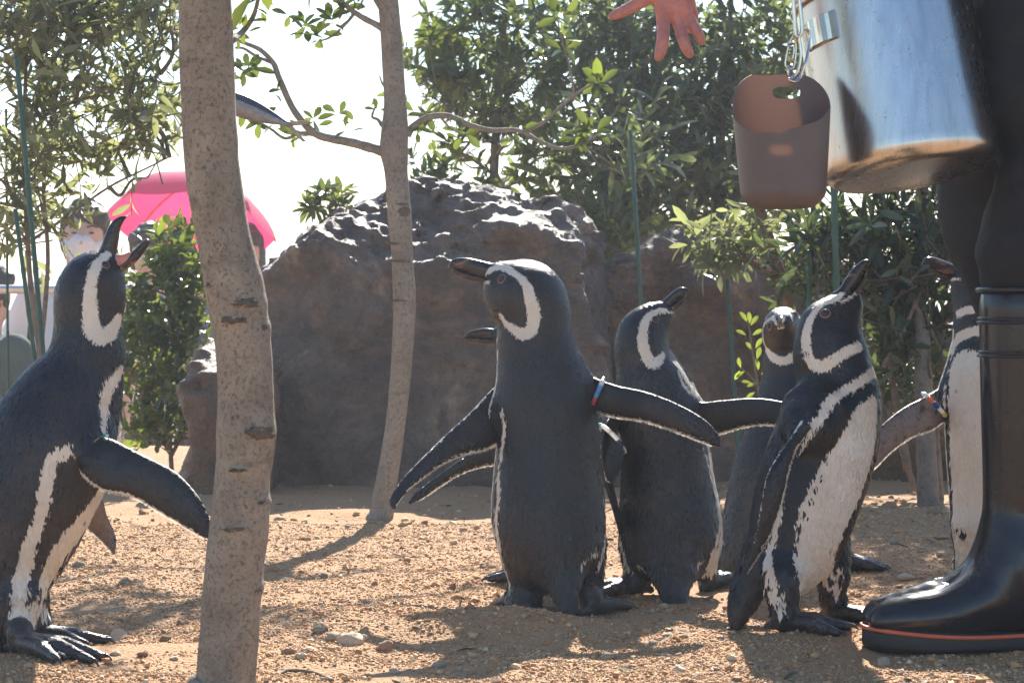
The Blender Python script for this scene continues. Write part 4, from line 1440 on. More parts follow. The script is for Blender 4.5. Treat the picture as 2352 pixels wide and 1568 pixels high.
def make_penguin(s):
    d = s['d']
    groups = []
    for tg, pts in s['chains']:
        groups.append((tg, pchain(pts, d, 4)))
    claws = []
    for ft in s['feet']:
        ank = P(ft[0], ft[1], ft[2])
        cs, cl = foot_cones(ank, ft[3], ft[4] if len(ft) > 4 else 24, ft[5] if len(ft) > 5 else 0.082)
        groups.append(('foot', cs))
        claws += cl
    V, Q, D = sdf_mesh(groups, s.get('h', 0.004), s.get('k', 0.014))
    r1 = fbm(V, 30, 2, s['seed'])
    body_d = np.min([D[t] for t in D if t != 'foot'], 0)
    foot = sstep(-0.004, 0.008, body_d - D['foot'] + 0.004 * fbm(V, 90, 2, 5))
    nb = len(V)
    bvh = BVHTree.FromPolygons([Vector(v) for v in V], Q.tolist())

    def surf(u, v, dd):
        dr = (P(u, v, 1.0) - CAMO).normalized()
        h = bvh.ray_cast(CAMO, dr)
        if h[0] is not None and abs(h[0].y - d) < 0.4:
            return h[0], h[1]
        h = bvh.find_nearest(P(u, v, dd))
        return h[0], h[1]
    white = np.full(nb, -0.02)
    if 'belly' in s:                 # white front for the sides the strokes do not reach
        az, half, z0, z1 = s['belly']
        bd = np.array([math.cos(math.radians(az)), math.sin(math.radians(az)), 0])
        ax_ = np.array([list(P(q[0], q[1], q[3] if len(q) > 3 else d)) for q in s['chains'][0][1]])
        rr = np.array([PX(q[2], d) for q in s['chains'][0][1]])
        o_ = np.argsort(ax_[:, 2])
        cx = np.interp(V[:, 2], ax_[o_, 2], ax_[o_, 0])
        cy = np.interp(V[:, 2], ax_[o_, 2], ax_[o_, 1])
        ca = ((V[:, 0] - cx) * bd[0] + (V[:, 1] - cy) * bd[1]) / (np.hypot(V[:, 0] - cx, V[:, 1] - cy) + 1e-6)
        ang = np.degrees(np.arccos(np.clip(ca, -1, 1)))
        R_ = np.interp(V[:, 2], ax_[o_, 2], rr[o_])
        belly = np.minimum((half - ang) * PI / 180 * R_, np.minimum(z1 - V[:, 2], V[:, 2] - z0))
        stripe = np.minimum(0.010 - np.abs(ang - half - 22) * PI / 180 * R_, np.minimum(z1 + 0.03 - V[:, 2], V[:, 2] - z0))
        white = np.maximum(white, np.maximum(belly, stripe))
    for op in s['strokes']:
        kind, pts = op[0], op[1]
        mir = op[2] if len(op) > 2 else None
        q = catmull(pts, 3)
        w = [(surf(a[0], a[1], d)[0], PX(a[2], d)) for a in q]
        sets = [w]
        if mir is not None:
            c = P(mir[0], mir[1], mir[2] if len(mir) > 2 and mir[2] else d)
            az = math.radians(mir[3])
            nn = Vector((math.cos(az), math.sin(az), 0))
            sets.append([(p - 2 * nn * (p - c).dot(nn), r) for p, r in w])
        f = np.full(nb, -9.0)
        for st in sets:
            for i in range(len(st) - 1):
                f = np.maximum(f, -cone_dist(V, np.array(st[i][0]), np.array(st[i + 1][0]), st[i][1], st[i + 1][1]))
        white = np.maximum(white, f) if kind == 'w' else np.minimum(white, -f)
    white = np.clip(white, -0.02, 0.02)
    spots = np.full(nb, s.get('spots', 0.0))
    under = np.zeros(nb)
    Vs, Fs = [V], [tuple(q) for q in Q.tolist()]
    n0 = nb
    W, U, FT = [white], [under], [foot]
    for fl in s['flippers']:
        pv, pf, ac, tt, hw = blade(flip_pairs(fl['rows'], fl.get('d', d), fl.get('t', 0.0062)), 6, 18)
        Vs.append(pv)
        Fs += [tuple(i + n0 for i in q) for q in pf]
        n0 += len(pv)
        ew = fl.get('edge', 0.0022)
        wv = ew - (1 - ac) * hw
        wv = np.where(tt > 0.10, wv, -0.02)
        if fl.get('lead'):
            wv = np.maximum(wv, fl['lead'] - (1 + ac) * hw)
        W.append(np.clip(wv, -0.02, 0.006))
        U.append(np.full(len(pv), fl.get('under', 0.0)) * (1 - sstep(0.75, 0.95, np.abs(ac))))
        FT.append(np.zeros(len(pv)))
    Va = np.concatenate(Vs)
    for (a, b) in claws:
        t = np.linspace(0, 1, 4)
        mid = (np.array(a) + np.array(b)) / 2 + np.array([0, 0, 0.003])
        pv, pf = tube(catmull([a, mid, b], 2), np.linspace(0.0038, 0.0008, 5), 7)
        Va = np.concatenate([Va, pv])
        Fs += [tuple(i + n0 for i in q) for q in pf]
        n0 += len(pv)
        W.append(np.full(len(pv), -0.02))
        U.append(np.zeros(len(pv)))
        FT.append(np.ones(len(pv)))
    bx_, by_ = P(s['base'][0], s['base'][1], s['base'][2])[:2]
    e = empty('penguin', (bx_, by_, gzf(bx_, by_)), s['label'], 'penguin', None)
    Wc = np.concatenate(W)
    sp_ = np.zeros(len(Wc))
    sp_[:nb] = spots * sstep(0.006, 0.014, white)
    body = mesh_obj('body', Va, Fs, M['peng'], e, attrs={'white': Wc, 'under': np.concatenate(U), 'foot': np.concatenate(FT), 'spots': sp_})
    # plumage: thousands of tiny overlapping feathers lying on the body
    bk = s['beak'][0][1][0]
    b0 = np.array(P((bk[0] + bk[2]) / 2, (bk[1] + bk[3]) / 2, bk[4] if len(bk) > 4 else d))
    fr = np.random.default_rng(100 + s['seed'])
    T3 = np.concatenate([Q[:, [0, 1, 2]], Q[:, [0, 2, 3]]])
    e1, e2 = V[T3[:, 1]] - V[T3[:, 0]], V[T3[:, 2]] - V[T3[:, 0]]
    cr = np.cross(e1, e2)
    ar = np.linalg.norm(cr, axis=1) / 2
    vn = np.zeros_like(V)
    for c_ in range(3):
        np.add.at(vn, T3[:, c_], cr)
    vn /= np.linalg.norm(vn, axis=1)[:, None] + 1e-12
    nf = s.get('nf', 30000)
    ti = fr.choice(len(T3), nf, p=ar / ar.sum())
    a_, b_ = fr.random(nf), fr.random(nf)
    sw_ = a_ + b_ > 1
    a_[sw_], b_[sw_] = 1 - a_[sw_], 1 - b_[sw_]
    wts = np.stack([1 - a_ - b_, a_, b_], 1)
    ip = lambda arr: (arr[T3[ti]] * (wts[..., None] if arr.ndim == 2 else wts)).sum(1)
    fp, fn, fw, ff = ip(V), ip(vn), ip(white), ip(foot)
    fn /= np.linalg.norm(fn, axis=1)[:, None]
    db = fp - b0
    dist = np.linalg.norm(db, axis=1)
    wgt = np.exp(-(dist / 0.075) ** 2)[:, None]
    flow = wgt * db / (dist[:, None] + 1e-6) + (1 - wgt) * np.array([0, 0, -1.0]) + fr.normal(0, 0.16, (nf, 3))
    flow -= fn * (flow * fn).sum(1)[:, None]
    flow /= np.linalg.norm(flow, axis=1)[:, None] + 1e-9
    ok = (ff < 0.35) & (dist > 0.016)
    for (u, v, r) in s['eyes']:
        pe = np.array(surf(u, v, d)[0])
        ok &= np.linalg.norm(fp - pe, axis=1) > PX(r, d) * 1.25
    fp, fn, fw, flow, dist = fp[ok], fn[ok], fw[ok], flow[ok], dist[ok]
    nf = len(fp)
    zz_ = fp[:, 2] - gzf(float(fp[0, 0]), float(fp[0, 1]))
    low_ = 1 - sstep(0.07, 0.16, zz_)
    sc_ = (0.32 + 0.68 * sstep(0.06, 0.20, dist)) * (1 + 0.6 * low_)
    isw = fw > 0
    ln = 0.0098 * sc_ * (0.75 + 0.5 * fr.random(nf))
    wd = 0.0034 * sc_ * (0.8 + 0.4 * fr.random(nf))
    sd = np.cross(fn, flow)
    ro_ = fr.normal(0, 0.2, nf)[:, None]
    sd = sd * np.cos(ro_) + fn * np.sin(ro_)
    lift = (0.05 + 0.13 * fr.random(nf) ** 2 + 0.10 * low_ * fr.random(nf)) * np.where(isw, 0.4, 1.0)
    base_ = fp + fn * 0.0002 - flow * ln[:, None] * 0.3
    mid_ = base_ + flow * (ln * 0.55)[:, None] + fn * (ln * lift * 0.6)[:, None]
    tip_ = base_ + flow * ln[:, None] + fn * (ln * lift)[:, None]
    KV = np.stack([base_, mid_ - sd * wd[:, None] / 2 - fn * (wd * 0.12)[:, None], tip_, mid_ + sd * wd[:, None] / 2 - fn * (wd * 0.12)[:, None]], 1).reshape(-1, 3)
    KF = np.arange(nf * 4).reshape(nf, 4)
    jw = fw + fr.normal(0, 0.0011, nf)
    wc = np.where(jw > 0, 0.02, -0.02)
    tn_ = fr.normal(0, 1, nf) * np.where(jw > 0, 0.03, 0.25) + np.where(jw > 0, 0.0, s.get('grey', 0.0) + 0.7 * np.maximum(0, vnoise(fp, 22, s['seed'])) + low_ * (0.5 + 0.5 * fr.random(nf)))
    spf = sp_[:nb][T3[ti[ok], 0]]
    fo_ = mesh_obj('feathers', KV, KF, M['peng'], e, attrs={'white': np.repeat(wc, 4), 'tone': np.repeat(tn_, 4), 'spots': np.repeat(spf, 4)})
    fo_['kind'] = 'stuff'
    # short scale feathers on the flippers
    for fl in s['flippers']:
        prs = flip_pairs(fl['rows'], fl.get('d', d), fl.get('t', 0.0062))
        pv, pf, ac, tt, hw = blade(prs, 6, 18)
        quad = np.array([q for q in pf if len(q) == 4])
        qi = fr.integers(0, len(quad), 5200)
        uu, vv = fr.random((2, 5200))
        q_ = quad[qi]
        c0 = pv[q_[:, 0]] * (1 - uu)[:, None] + pv[q_[:, 1]] * uu[:, None]
        c1 = pv[q_[:, 3]] * (1 - uu)[:, None] + pv[q_[:, 2]] * uu[:, None]
        pp = c0 * (1 - vv)[:, None] + c1 * vv[:, None]
        fl_ = pv[q_[:, 1]] - pv[q_[:, 0]]
        fl_ /= np.linalg.norm(fl_, axis=1)[:, None] + 1e-9
        sd2 = pv[q_[:, 3]] - pv[q_[:, 0]]
        n2_ = np.cross(fl_, sd2)
        n2_ /= np.linalg.norm(n2_, axis=1)[:, None] + 1e-9
        ctr = np.stack([np.array(list((a + b) / 2)) for a, b, t in prs]).mean(0)
        acm = ac[q_].mean(1)
        cen = (pv.reshape(-1, 18, 3).mean(1))[np.minimum(q_[:, 0] // 18, len(pv) // 18 - 1)]
        sg = np.sign(((pp - cen) * n2_).sum(1))
        n2_ *= sg[:, None]
        keep_ = (np.abs(acm) < 0.93) & (tt[q_[:, 0]] > 0.08)
        pp, fl_, n2_ = pp[keep_], fl_[keep_] + fr.normal(0, 0.15, (keep_.sum(), 3)), n2_[keep_]
        sd2 = np.cross(n2_, fl_)
        l2 = (0.0032 + 0.002 * fr.random(len(pp)))[:, None]
        kv = np.stack([pp, pp + fl_ * l2 * 0.5 - sd2 * 0.0009 + n2_ * 0.0002, pp + fl_ * l2 + n2_ * 0.0005, pp + fl_ * l2 * 0.5 + sd2 * 0.0009 + n2_ * 0.0002], 1).reshape(-1, 3)
        m_ = len(pp)
        fq = mesh_obj('flipper_feathers', kv, np.arange(m_ * 4).reshape(m_, 4), M['peng'], e, attrs={'white': np.full(m_ * 4, -0.02), 'under': np.full(m_ * 4, fl.get('under', 0.0)), 'tone': np.repeat(fr.normal(0.1, 0.25, m_), 4)})
        fq['kind'] = 'stuff'
    # bristle fringe along the trailing edge of each flipper
    for fl in s['flippers']:
        prs = flip_pairs(fl['rows'], fl.get('d', d))
        ln_ = catmull([list(a) + list(b) for a, b, t in prs], 40)
        ln_ = ln_[int(len(ln_) * 0.12):]
        B_, D_ = ln_[:, 3:], ln_[:, 3:] - ln_[:, :3]
        D_ = D_ / (np.linalg.norm(D_, axis=1)[:, None] + 1e-9)
        tg_ = np.gradient(B_, axis=0)
        tg_ /= np.linalg.norm(tg_, axis=1)[:, None] + 1e-9
        rr_ = fr.random((len(B_), 1))
        o_ = D_ * 0.8 + tg_ * 0.6
        tipp = B_ + o_ * (0.0016 + 0.0030 * rr_)
        KV2 = np.stack([B_ - D_ * 0.002 - tg_ * 0.0008, B_ - D_ * 0.002 + tg_ * 0.0008, tipp], 1).reshape(-1, 3)
        fg = mesh_obj('fringe', KV2, np.arange(len(KV2)).reshape(-1, 3), M['fringe'], e)
        fg['kind'] = 'stuff'
    # beak halves
    for nm, rows, th in s['beak']:
        prs = []
        for q in rows:
            dd = q[4] if len(q) > 4 else d
            prs.append((P(q[0], q[1], dd), P(q[2], q[3], dd), PX(q[5] if len(q) > 5 else th, dd)))
        n = len(prs)
        prs = [(a, b, t * (1.0 - 0.75 * (i / (n - 1)) ** 1.5)) for i, (a, b, t) in enumerate(prs)]
        pv, pf, *_ = blade(prs, 5, 14, 0.9)
        mesh_obj(nm, pv, pf, M['mouth'] if nm == 'mouth_lining' else M['beak'], e)
    for (u, v, r) in s['eyes']:
        p, nrm = surf(u, v, d)
        R = PX(r, d)
        ev, ef = uv_sphere(p - nrm * R * 0.42, R * 0.98, 16, 10)
        eye = mesh_obj('eye', ev, ef, M['eye'], e)
        tv, tf = torus(p - nrm * R * 0.08, nrm, R * 0.95, R * 0.17, 20, 8)
        mesh_obj('eye_ring', tv, tf, M['ring'], e)
    if 'eye_mirror' in s:
        u, v, r, az = s['eye_mirror']
        p, nrm = surf(u, v, d)
        c = P(u, v, s.get('head_d', d))
        nn = Vector((math.cos(math.radians(az)), math.sin(math.radians(az)), 0))
        p2 = p - 2 * nn * (p - c).dot(nn)
        h = bvh.find_nearest(p2)
        R = PX(r, d)
        ev, ef = uv_sphere(h[0] - h[1] * R * 0.42, R * 0.95, 16, 10)
        mesh_obj('eye', ev, ef, M['eye'], e)
        tv, tf = torus(h[0] - h[1] * R * 0.08, h[1], R * 0.92, R * 0.26, 20, 8)
        mesh_obj('eye_ring', tv, tf, M['ring'], e)
    # bead bands on the flippers: a ring of coloured beads round a flipper section
    for bd_ in s.get('bands', []):
        a, b, th, cols = bd_[:4]
        A_, B_ = P(*a), P(*b)
        C_ = (A_ + B_) / 2
        X_ = (B_ - A_) / 2
        nrm = Vector(bd_[4]) if len(bd_) > 4 else Vector((0, -1, 0))
        nrm = (nrm - X_.normalized() * nrm.dot(X_.normalized())).normalized()
        ring = [C_ + X_ * math.cos(t) + nrm * th * math.sin(t) for t in np.linspace(0, 2 * PI, 33)]
        rp = np.array([list(x) for x in ring])
        tv, tf = tube(rp, 0.0019, 7, cap=False)
        band = mesh_obj('flipper_band', tv, tf, M['bead_white'], e)
        n = len(cols)
        for i, cn in enumerate(cols):
            t0, t1_ = PI * (0.16 + 0.7 * i / n), PI * (0.16 + 0.7 * (i + 0.9) / n)
            seg = np.array([list(C_ + X_ * math.cos(t) * -1.06 + nrm * th * 1.12 * math.sin(t)) for t in np.linspace(t0, t1_, 5)])
            tv, tf = tube(seg, 0.0033, 9)
            mesh_obj('bead', tv, tf, M['bead_' + cn], band)
    return e


PENGUINS = []
# the calling penguin at the left, seen from its right side
PENGUINS.append(dict(seed=1, grey=0.8, nf=46000, d=2.85, h=0.004, base=(45, 1460, 2.87), label='calling penguin with wide open beak pointing at the sky, beside the thick trunk', spots=0.7,
    chains=[('body', [(8, 1425, 62), (4, 1370, 84), (12, 1300, 108), (42, 1210, 136), (82, 1110, 150), (124, 1010, 148), (155, 930, 122), (186, 868, 96), (203, 805, 76)]),
            ('neck', [(203, 805, 76), (199, 750, 74), (200, 700, 74), (210, 655, 66)]),
            ('head', [(196, 668, 62), (212, 640, 56), (234, 612, 40), (250, 594, 24)]),
            ('face', [(236, 660, 46), (256, 638, 24)]),
            ('throat', [(240, 740, 34), (255, 690, 30)]),
            ('shoulder', [(170, 1000, 90, 2.83), (215, 1035, 34, 2.79), (235, 1050, 22, 2.775)]),
            ('tail', [(-20, 1380, 50), (-95, 1462, 26), (-130, 1490, 14)]),
            ('leg', [(40, 1360, 62, 2.82), (45, 1430, 36, 2.82), (48, 1452, 24, 2.82)]),
            ('leg', [(60, 1350, 50, 2.92), (78, 1420, 28, 2.94)])],
    feet=[(46, 1452, 2.79, -36, 20, 0.116), (80, 1430, 2.93, -10, 25, 0.09)],
    flippers=[dict(rows=[(238, 1004, 176, 1050, 2.79), (262, 1010, 186, 1085, 2.775), (300, 1030, 232, 1122, 2.765), (350, 1055, 305, 1140, 2.75), (405, 1085, 366, 1175, 2.74), (443, 1123, 415, 1203, 2.73), (468, 1160, 446, 1221, 2.725), (480, 1195, 466, 1230, 2.725), (479, 1222, 474, 1228, 2.725)], edge=0.0022, lead=0.0016, t=0.007),
              dict(rows=[(215, 1075, 160, 1120, 2.93), (232, 1130, 178, 1180, 2.95), (246, 1185, 200, 1210, 2.97), (262, 1222, 234, 1240, 2.98), (265, 1245, 252, 1258, 2.98), (262, 1262, 259, 1264, 2.98)], under=1.0, edge=0.001)],
    strokes=[('w', [(248, 583, 9), (232, 596, 12), (219, 616, 13), (211, 642, 13), (207, 680, 16), (208, 718, 18), (213, 755, 21), (232, 774, 19), (257, 760, 17), (272, 735, 16)], (0, 0, 2.85, 90)),
             ('w', [(278, 850, 14), (252, 883, 17), (240, 918, 16), (238, 955, 12), (236, 985, 9)], (0, 0, 2.85, 90)),
             ('w', [(276, 985, 24), (262, 1060, 46), (232, 1140, 46), (180, 1215, 40), (135, 1275, 36), (105, 1340, 34), (85, 1400, 30), (70, 1430, 26)], (0, 0, 2.85, 90)),
             ('w', [(152, 1030, 15), (118, 1052, 15), (105, 1119, 16), (88, 1196, 15), (66, 1250, 19), (52, 1311, 20), (42, 1373, 20), (50, 1432, 22)], (0, 0, 2.85, 90)),
             ('k', [(200, 1050, 26), (164, 1073, 22), (150, 1138, 21), (133, 1196, 17), (110, 1250, 13), (90, 1300, 6)], (0, 0, 2.85, 90)),
             ('k', [(276, 898, 6), (258, 930, 7), (248, 962, 7)], (0, 0, 2.85, 90)),
             ('k', [(82, 1340, 4), (92, 1368, 5)])],
    beak=[('upper_beak', [(222, 590, 268, 592), (231, 567, 271, 565), (242, 538, 274, 545), (252, 517, 277, 524), (264, 503, 283, 511), (280, 496, 289, 502), (293, 497, 294, 499)], 18),
          ('lower_beak', [(258, 610, 266, 640), (278, 600, 288, 622), (300, 581, 312, 603), (321, 561, 331, 580), (335, 548, 342, 561), (344, 551, 345, 555)], 17),
          ('mouth_lining', [(250, 596, 262, 624, 2.846), (266, 584, 280, 612, 2.846), (282, 584, 294, 602, 2.846), (298, 578, 302, 590, 2.846)], 13)],
    eyes=[(243, 608, 9)], eye_mirror=(243, 608, 9, 90),
    bands=[((186, 1046, 2.80), (246, 1000, 2.80), 0.02, ['pinkb', 'red', 'white', 'yellow', 'green'])]))

# centre penguin, back to the camera
PENGUINS.append(dict(seed=2, nf=44000, d=3.27, h=0.004, base=(1265, 1400, 3.25), label='penguin standing back to us with both flippers spread and head turned in profile',
    chains=[('body', [(1262, 1246, 108), (1262, 1228, 119), (1259, 1180, 130), (1257, 1100, 124), (1259, 1000, 116), (1254, 920, 112), (1243, 860, 102), (1233, 822, 90), (1228, 790, 78)]),
            ('head', [(1228, 770, 84), (1227, 735, 85), (1220, 703, 87), (1209, 682, 85), (1185, 662, 64), (1156, 640, 40), (1136, 630, 25)]),
            ('chin', [(1190, 715, 50), (1150, 672, 38)]),
            ('shoulderl', [(1220, 920, 80), (1165, 940, 44), (1130, 955, 26)]),
            ('shoulderr', [(1290, 900, 70), (1345, 895, 36), (1375, 905, 26)]),
            ('tail', [(1275, 1220, 100, 3.255), (1282, 1285, 64, 3.235), (1296, 1345, 34, 3.215), (1302, 1390, 20, 3.205)]),
            ('leg', [(1216, 1270, 58), (1210, 1330, 42), (1206, 1385, 34)]),
            ('leg', [(1345, 1255, 46), (1356, 1310, 31), (1356, 1355, 24)])],
    feet=[(1205, 1392, 3.26, 105, 24, 0.066), (1357, 1368, 3.235, 52, 26, 0.066)],
    flippers=[dict(rows=[(1180, 862, 1180, 1030), (1132, 892, 1150, 1018), (1082, 945, 1112, 1033, 3.25), (1022, 1000, 1062, 1046, 3.23), (966, 1055, 1010, 1070, 3.21), (921, 1103, 965, 1103, 3.2), (900, 1138, 932, 1130, 3.19), (897, 1155, 915, 1150, 3.19), (902, 1161, 907, 1160, 3.19)], edge=0.0026, lead=0.0008, t=0.0065),
              dict(rows=[(1330, 850, 1345, 950), (1379, 872, 1380, 950, 3.25), (1421, 886, 1420, 958, 3.24), (1478, 898, 1475, 966, 3.22), (1535, 918, 1524, 981, 3.21), (1592, 946, 1578, 1001, 3.2), (1630, 973, 1615, 1014, 3.19), (1650, 1000, 1636, 1021, 3.19), (1650, 1016, 1646, 1020, 3.19)], edge=0.0024, lead=0.0008, t=0.0065)],
    belly=(95, 66, 0.03, 0.32),
    strokes=[('k', [(1180, 860, 40), (1150, 960, 24), (1150, 1050, 16), (1150, 1080, 10)]),
             ('w', [(1118, 624, 9), (1132, 617, 9), (1152, 614, 9), (1173, 623, 9), (1192, 634, 8), (1205, 650, 10), (1212, 664, 12), (1218, 686, 14), (1224, 708, 15), (1225, 731, 15), (1221, 754, 15), (1202, 767, 14), (1181, 758, 10), (1162, 742, 8), (1149, 724, 6)], (0, 0, 3.27, 90)),
             ('w', [(1090, 647, 2), (1124, 648, 2.5)], (0, 0, 3.27, 90)),
             ('w', [(1142, 778, 5), (1137, 815, 7), (1131, 850, 8), (1124, 872, 6)]),
             ('w', [(1152, 940, 5), (1158, 970, 7), (1156, 1010, 7), (1149, 1060, 6), (1145, 1100, 8), (1146, 1140, 9), (1139, 1190, 10), (1143, 1235, 11), (1153, 1275, 9)]),
             ('w', [(1383, 1135, 4), (1389, 1180, 7), (1388, 1230, 9), (1380, 1280, 7), (1372, 1310, 4)]),
             ('w', [(1372, 1258, 6), (1352, 1272, 5), (1335, 1290, 3)])],
    beak=[('upper_beak', [(1140, 604, 1140, 640), (1124, 603, 1122, 641), (1100, 597, 1098, 636), (1075, 592, 1070, 627), (1052, 592, 1050, 619), (1038, 597, 1039, 613), (1031, 608, 1035, 614), (1030, 616, 1032, 617)], 17),
          ('lower_beak', [(1140, 636, 1138, 650), (1122, 638, 1118, 650), (1098, 634, 1092, 648), (1070, 625, 1066, 641), (1050, 618, 1048, 631), (1040, 613, 1040, 620), (1037, 613, 1037, 615)], 13)],
    eyes=[(1152, 640, 11)], eye_mirror=(1152, 640, 11, 90),
    bands=[((1386, 868, 3.25), (1360, 925, 3.26), 0.019, ['white', 'blue', 'blue', 'red', 'pinkb'])]))

# hidden penguin behind the centre one
PENGUINS.append(dict(seed=3, nf=9000, d=3.50, h=0.0045, base=(1270, 1370, 3.5), label='penguin hidden behind the back turned penguin, showing only beak and flipper tips',
    chains=[('body', [(1275, 1270, 80), (1275, 1200, 108), (1272, 1100, 108), (1268, 1000, 100), (1258, 930, 88), (1245, 880, 74), (1232, 840, 64)]),
            ('head', [(1228, 835, 62), (1212, 800, 60), (1195, 785, 50), (1165, 776, 32), (1148, 773, 24)]),
            ('shoulderl', [(1240, 970, 70), (1190, 990, 34)]),
            ('shoulderr', [(1300, 960, 66), (1360, 975, 30), (1385, 990, 22)]),
            ('leg', [(1245, 1270, 46), (1240, 1330, 24)]), ('leg', [(1310, 1270, 46), (1312, 1330, 24)]),
            ('tail', [(1280, 1260, 40, 3.46), (1290, 1345, 18, 3.42)])],
    feet=[(1240, 1340, 3.52, 150), (1312, 1335, 3.52, 120)],
    flippers=[dict(rows=[(1210, 940, 1215, 1060), (1150, 1000, 1150, 1065), (1100, 1025, 1102, 1072), (1050, 1060, 1058, 1087), (1000, 1095, 1014, 1113), (962, 1125, 978, 1138), (947, 1143, 958, 1148), (945, 1149, 949, 1150)], edge=0.0022),
              dict(rows=[(1350, 950, 1345, 1040), (1395, 985, 1380, 1050, 3.42), (1422, 1005, 1388, 1080, 3.36), (1431, 1030, 1392, 1098, 3.33), (1428, 1060, 1398, 1104, 3.31), (1414, 1090, 1402, 1105, 3.31)], edge=0.002)],
    belly=(150, 60, 0.03, 0.30),
    strokes=[('w', [(1150, 762, 4), (1175, 750, 6), (1205, 765, 7), (1222, 800, 8), (1210, 835, 8), (1180, 825, 7)])],
    beak=[('upper_beak', [(1165, 752, 1160, 780), (1140, 755, 1138, 780), (1115, 753, 1112, 777), (1090, 757, 1088, 775), (1073, 764, 1074, 775), (1066, 773, 1068, 778), (1064, 780, 1065, 782)], 12),
          ('lower_beak', [(1160, 779, 1160, 792), (1138, 779, 1136, 791), (1112, 776, 1110, 790), (1088, 774, 1086, 787), (1072, 774, 1072, 782), (1068, 777, 1068, 779)], 10)],
    eyes=[(1168, 765, 8)],
    bands=[((1381, 988, 3.41), (1434, 1030, 3.36), 0.02, ['green', 'white', 'white'], (0, -1, 0.3))]))

# grey backed penguin looking up to the right
PENGUINS.append(dict(seed=4, grey=0.8, nf=36000, d=3.46, h=0.004, base=(1545, 1365, 3.46), label='penguin with plain grey back and tail on the ground, glancing up over its shoulder',
    chains=[('body', [(1542, 1240, 100), (1541, 1222, 111), (1540, 1195, 117), (1534, 1110, 107), (1526, 1010, 98), (1512, 950, 93), (1498, 895, 84), (1484, 850, 67), (1474, 810, 58)]),
            ('head', [(1472, 800, 56), (1470, 770, 53), (1479, 746, 43), (1499, 724, 30), (1520, 711, 20)]),
            ('chin', [(1492, 770, 38), (1522, 738, 24), (1534, 724, 14)]),
            ('breast', [(1510, 840, 46, 3.5), (1548, 890, 44, 3.5), (1575, 930, 36, 3.5)]),
            ('shoulderr', [(1550, 940, 62), (1592, 955, 40), (1625, 960, 28)]),
            ('tail', [(1545, 1290, 62, 3.42), (1547, 1340, 36, 3.40), (1551, 1385, 24, 3.38), (1553, 1394, 16, 3.38)]),
            ('leg', [(1470, 1260, 44), (1462, 1310, 26)]), ('leg', [(1612, 1250, 42), (1622, 1300, 26)])],
    feet=[(1462, 1340, 3.46, 188, 26, 0.075), (1625, 1325, 3.5, 60, 26, 0.075)],
    flippers=[dict(rows=[(1560, 890, 1585, 1010), (1606, 921, 1622, 1004, 3.44), (1649, 920, 1660, 994, 3.42), (1705, 915, 1706, 981, 3.40), (1762, 916, 1756, 975, 3.38), (1816, 928, 1802, 979, 3.36), (1842, 945, 1834, 980, 3.35), (1852, 965, 1848, 978, 3.35)], edge=0.0024),
              dict(rows=[(1420, 930, 1440, 1000, 3.42, 3.52), (1388, 985, 1400, 1010, 3.38, 3.50), (1382, 1040, 1396, 1050, 3.36, 3.48), (1394, 1110, 1404, 1112, 3.36, 3.46), (1410, 1165, 1417, 1165, 3.37, 3.45), (1421, 1205, 1425, 1205, 3.38, 3.43), (1426, 1222, 1427, 1222, 3.4, 3.41)], edge=0.0005, t=0.0055)],
    belly=(70, 62, 0.03, 0.30),
    strokes=[('k', [(1600, 1000, 26), (1600, 930, 20)]),
             ('w', [(1528, 712, 6), (1505, 717, 7), (1488, 730, 9), (1479, 750, 10), (1476, 778, 12), (1482, 807, 13), (1496, 833, 14), (1512, 830, 11), (1524, 812, 6)], (0, 0, 3.46, 90)),
             ('w', [(1528, 720, 2), (1546, 716, 2.5)]),
             ('w', [(1558, 856, 4), (1572, 887, 6), (1597, 908, 5)]),
             ('w', [(1614, 1024, 3), (1624, 1057, 4), (1634, 1100, 5), (1644, 1142, 6), (1651, 1196, 7), (1644, 1242, 9), (1634, 1285, 12), (1636, 1304, 10)]),
             ('w', [(1424, 1210, 5), (1432, 1262, 9), (1444, 1305, 9)]),
             ('w', [(1466, 1290, 6), (1476, 1300, 7)]), ('w', [(1606, 1285, 6), (1616, 1278, 7)])],
    beak=[('upper_beak', [(1512, 694, 1524, 716), (1524, 688, 1534, 709), (1541, 673, 1550, 696), (1556, 662, 1565, 683), (1568, 659, 1574, 673), (1578, 662, 1579, 668), (1582, 666, 1582, 667)], 11),
          ('lower_beak', [(1522, 714, 1530, 722), (1534, 708, 1544, 718), (1550, 695, 1558, 706), (1565, 682, 1570, 693), (1573, 673, 1576, 681), (1578, 668, 1578, 670)], 9)],
    eyes=[(1506, 733, 8)], eye_mirror=(1506, 733, 8, 90)))

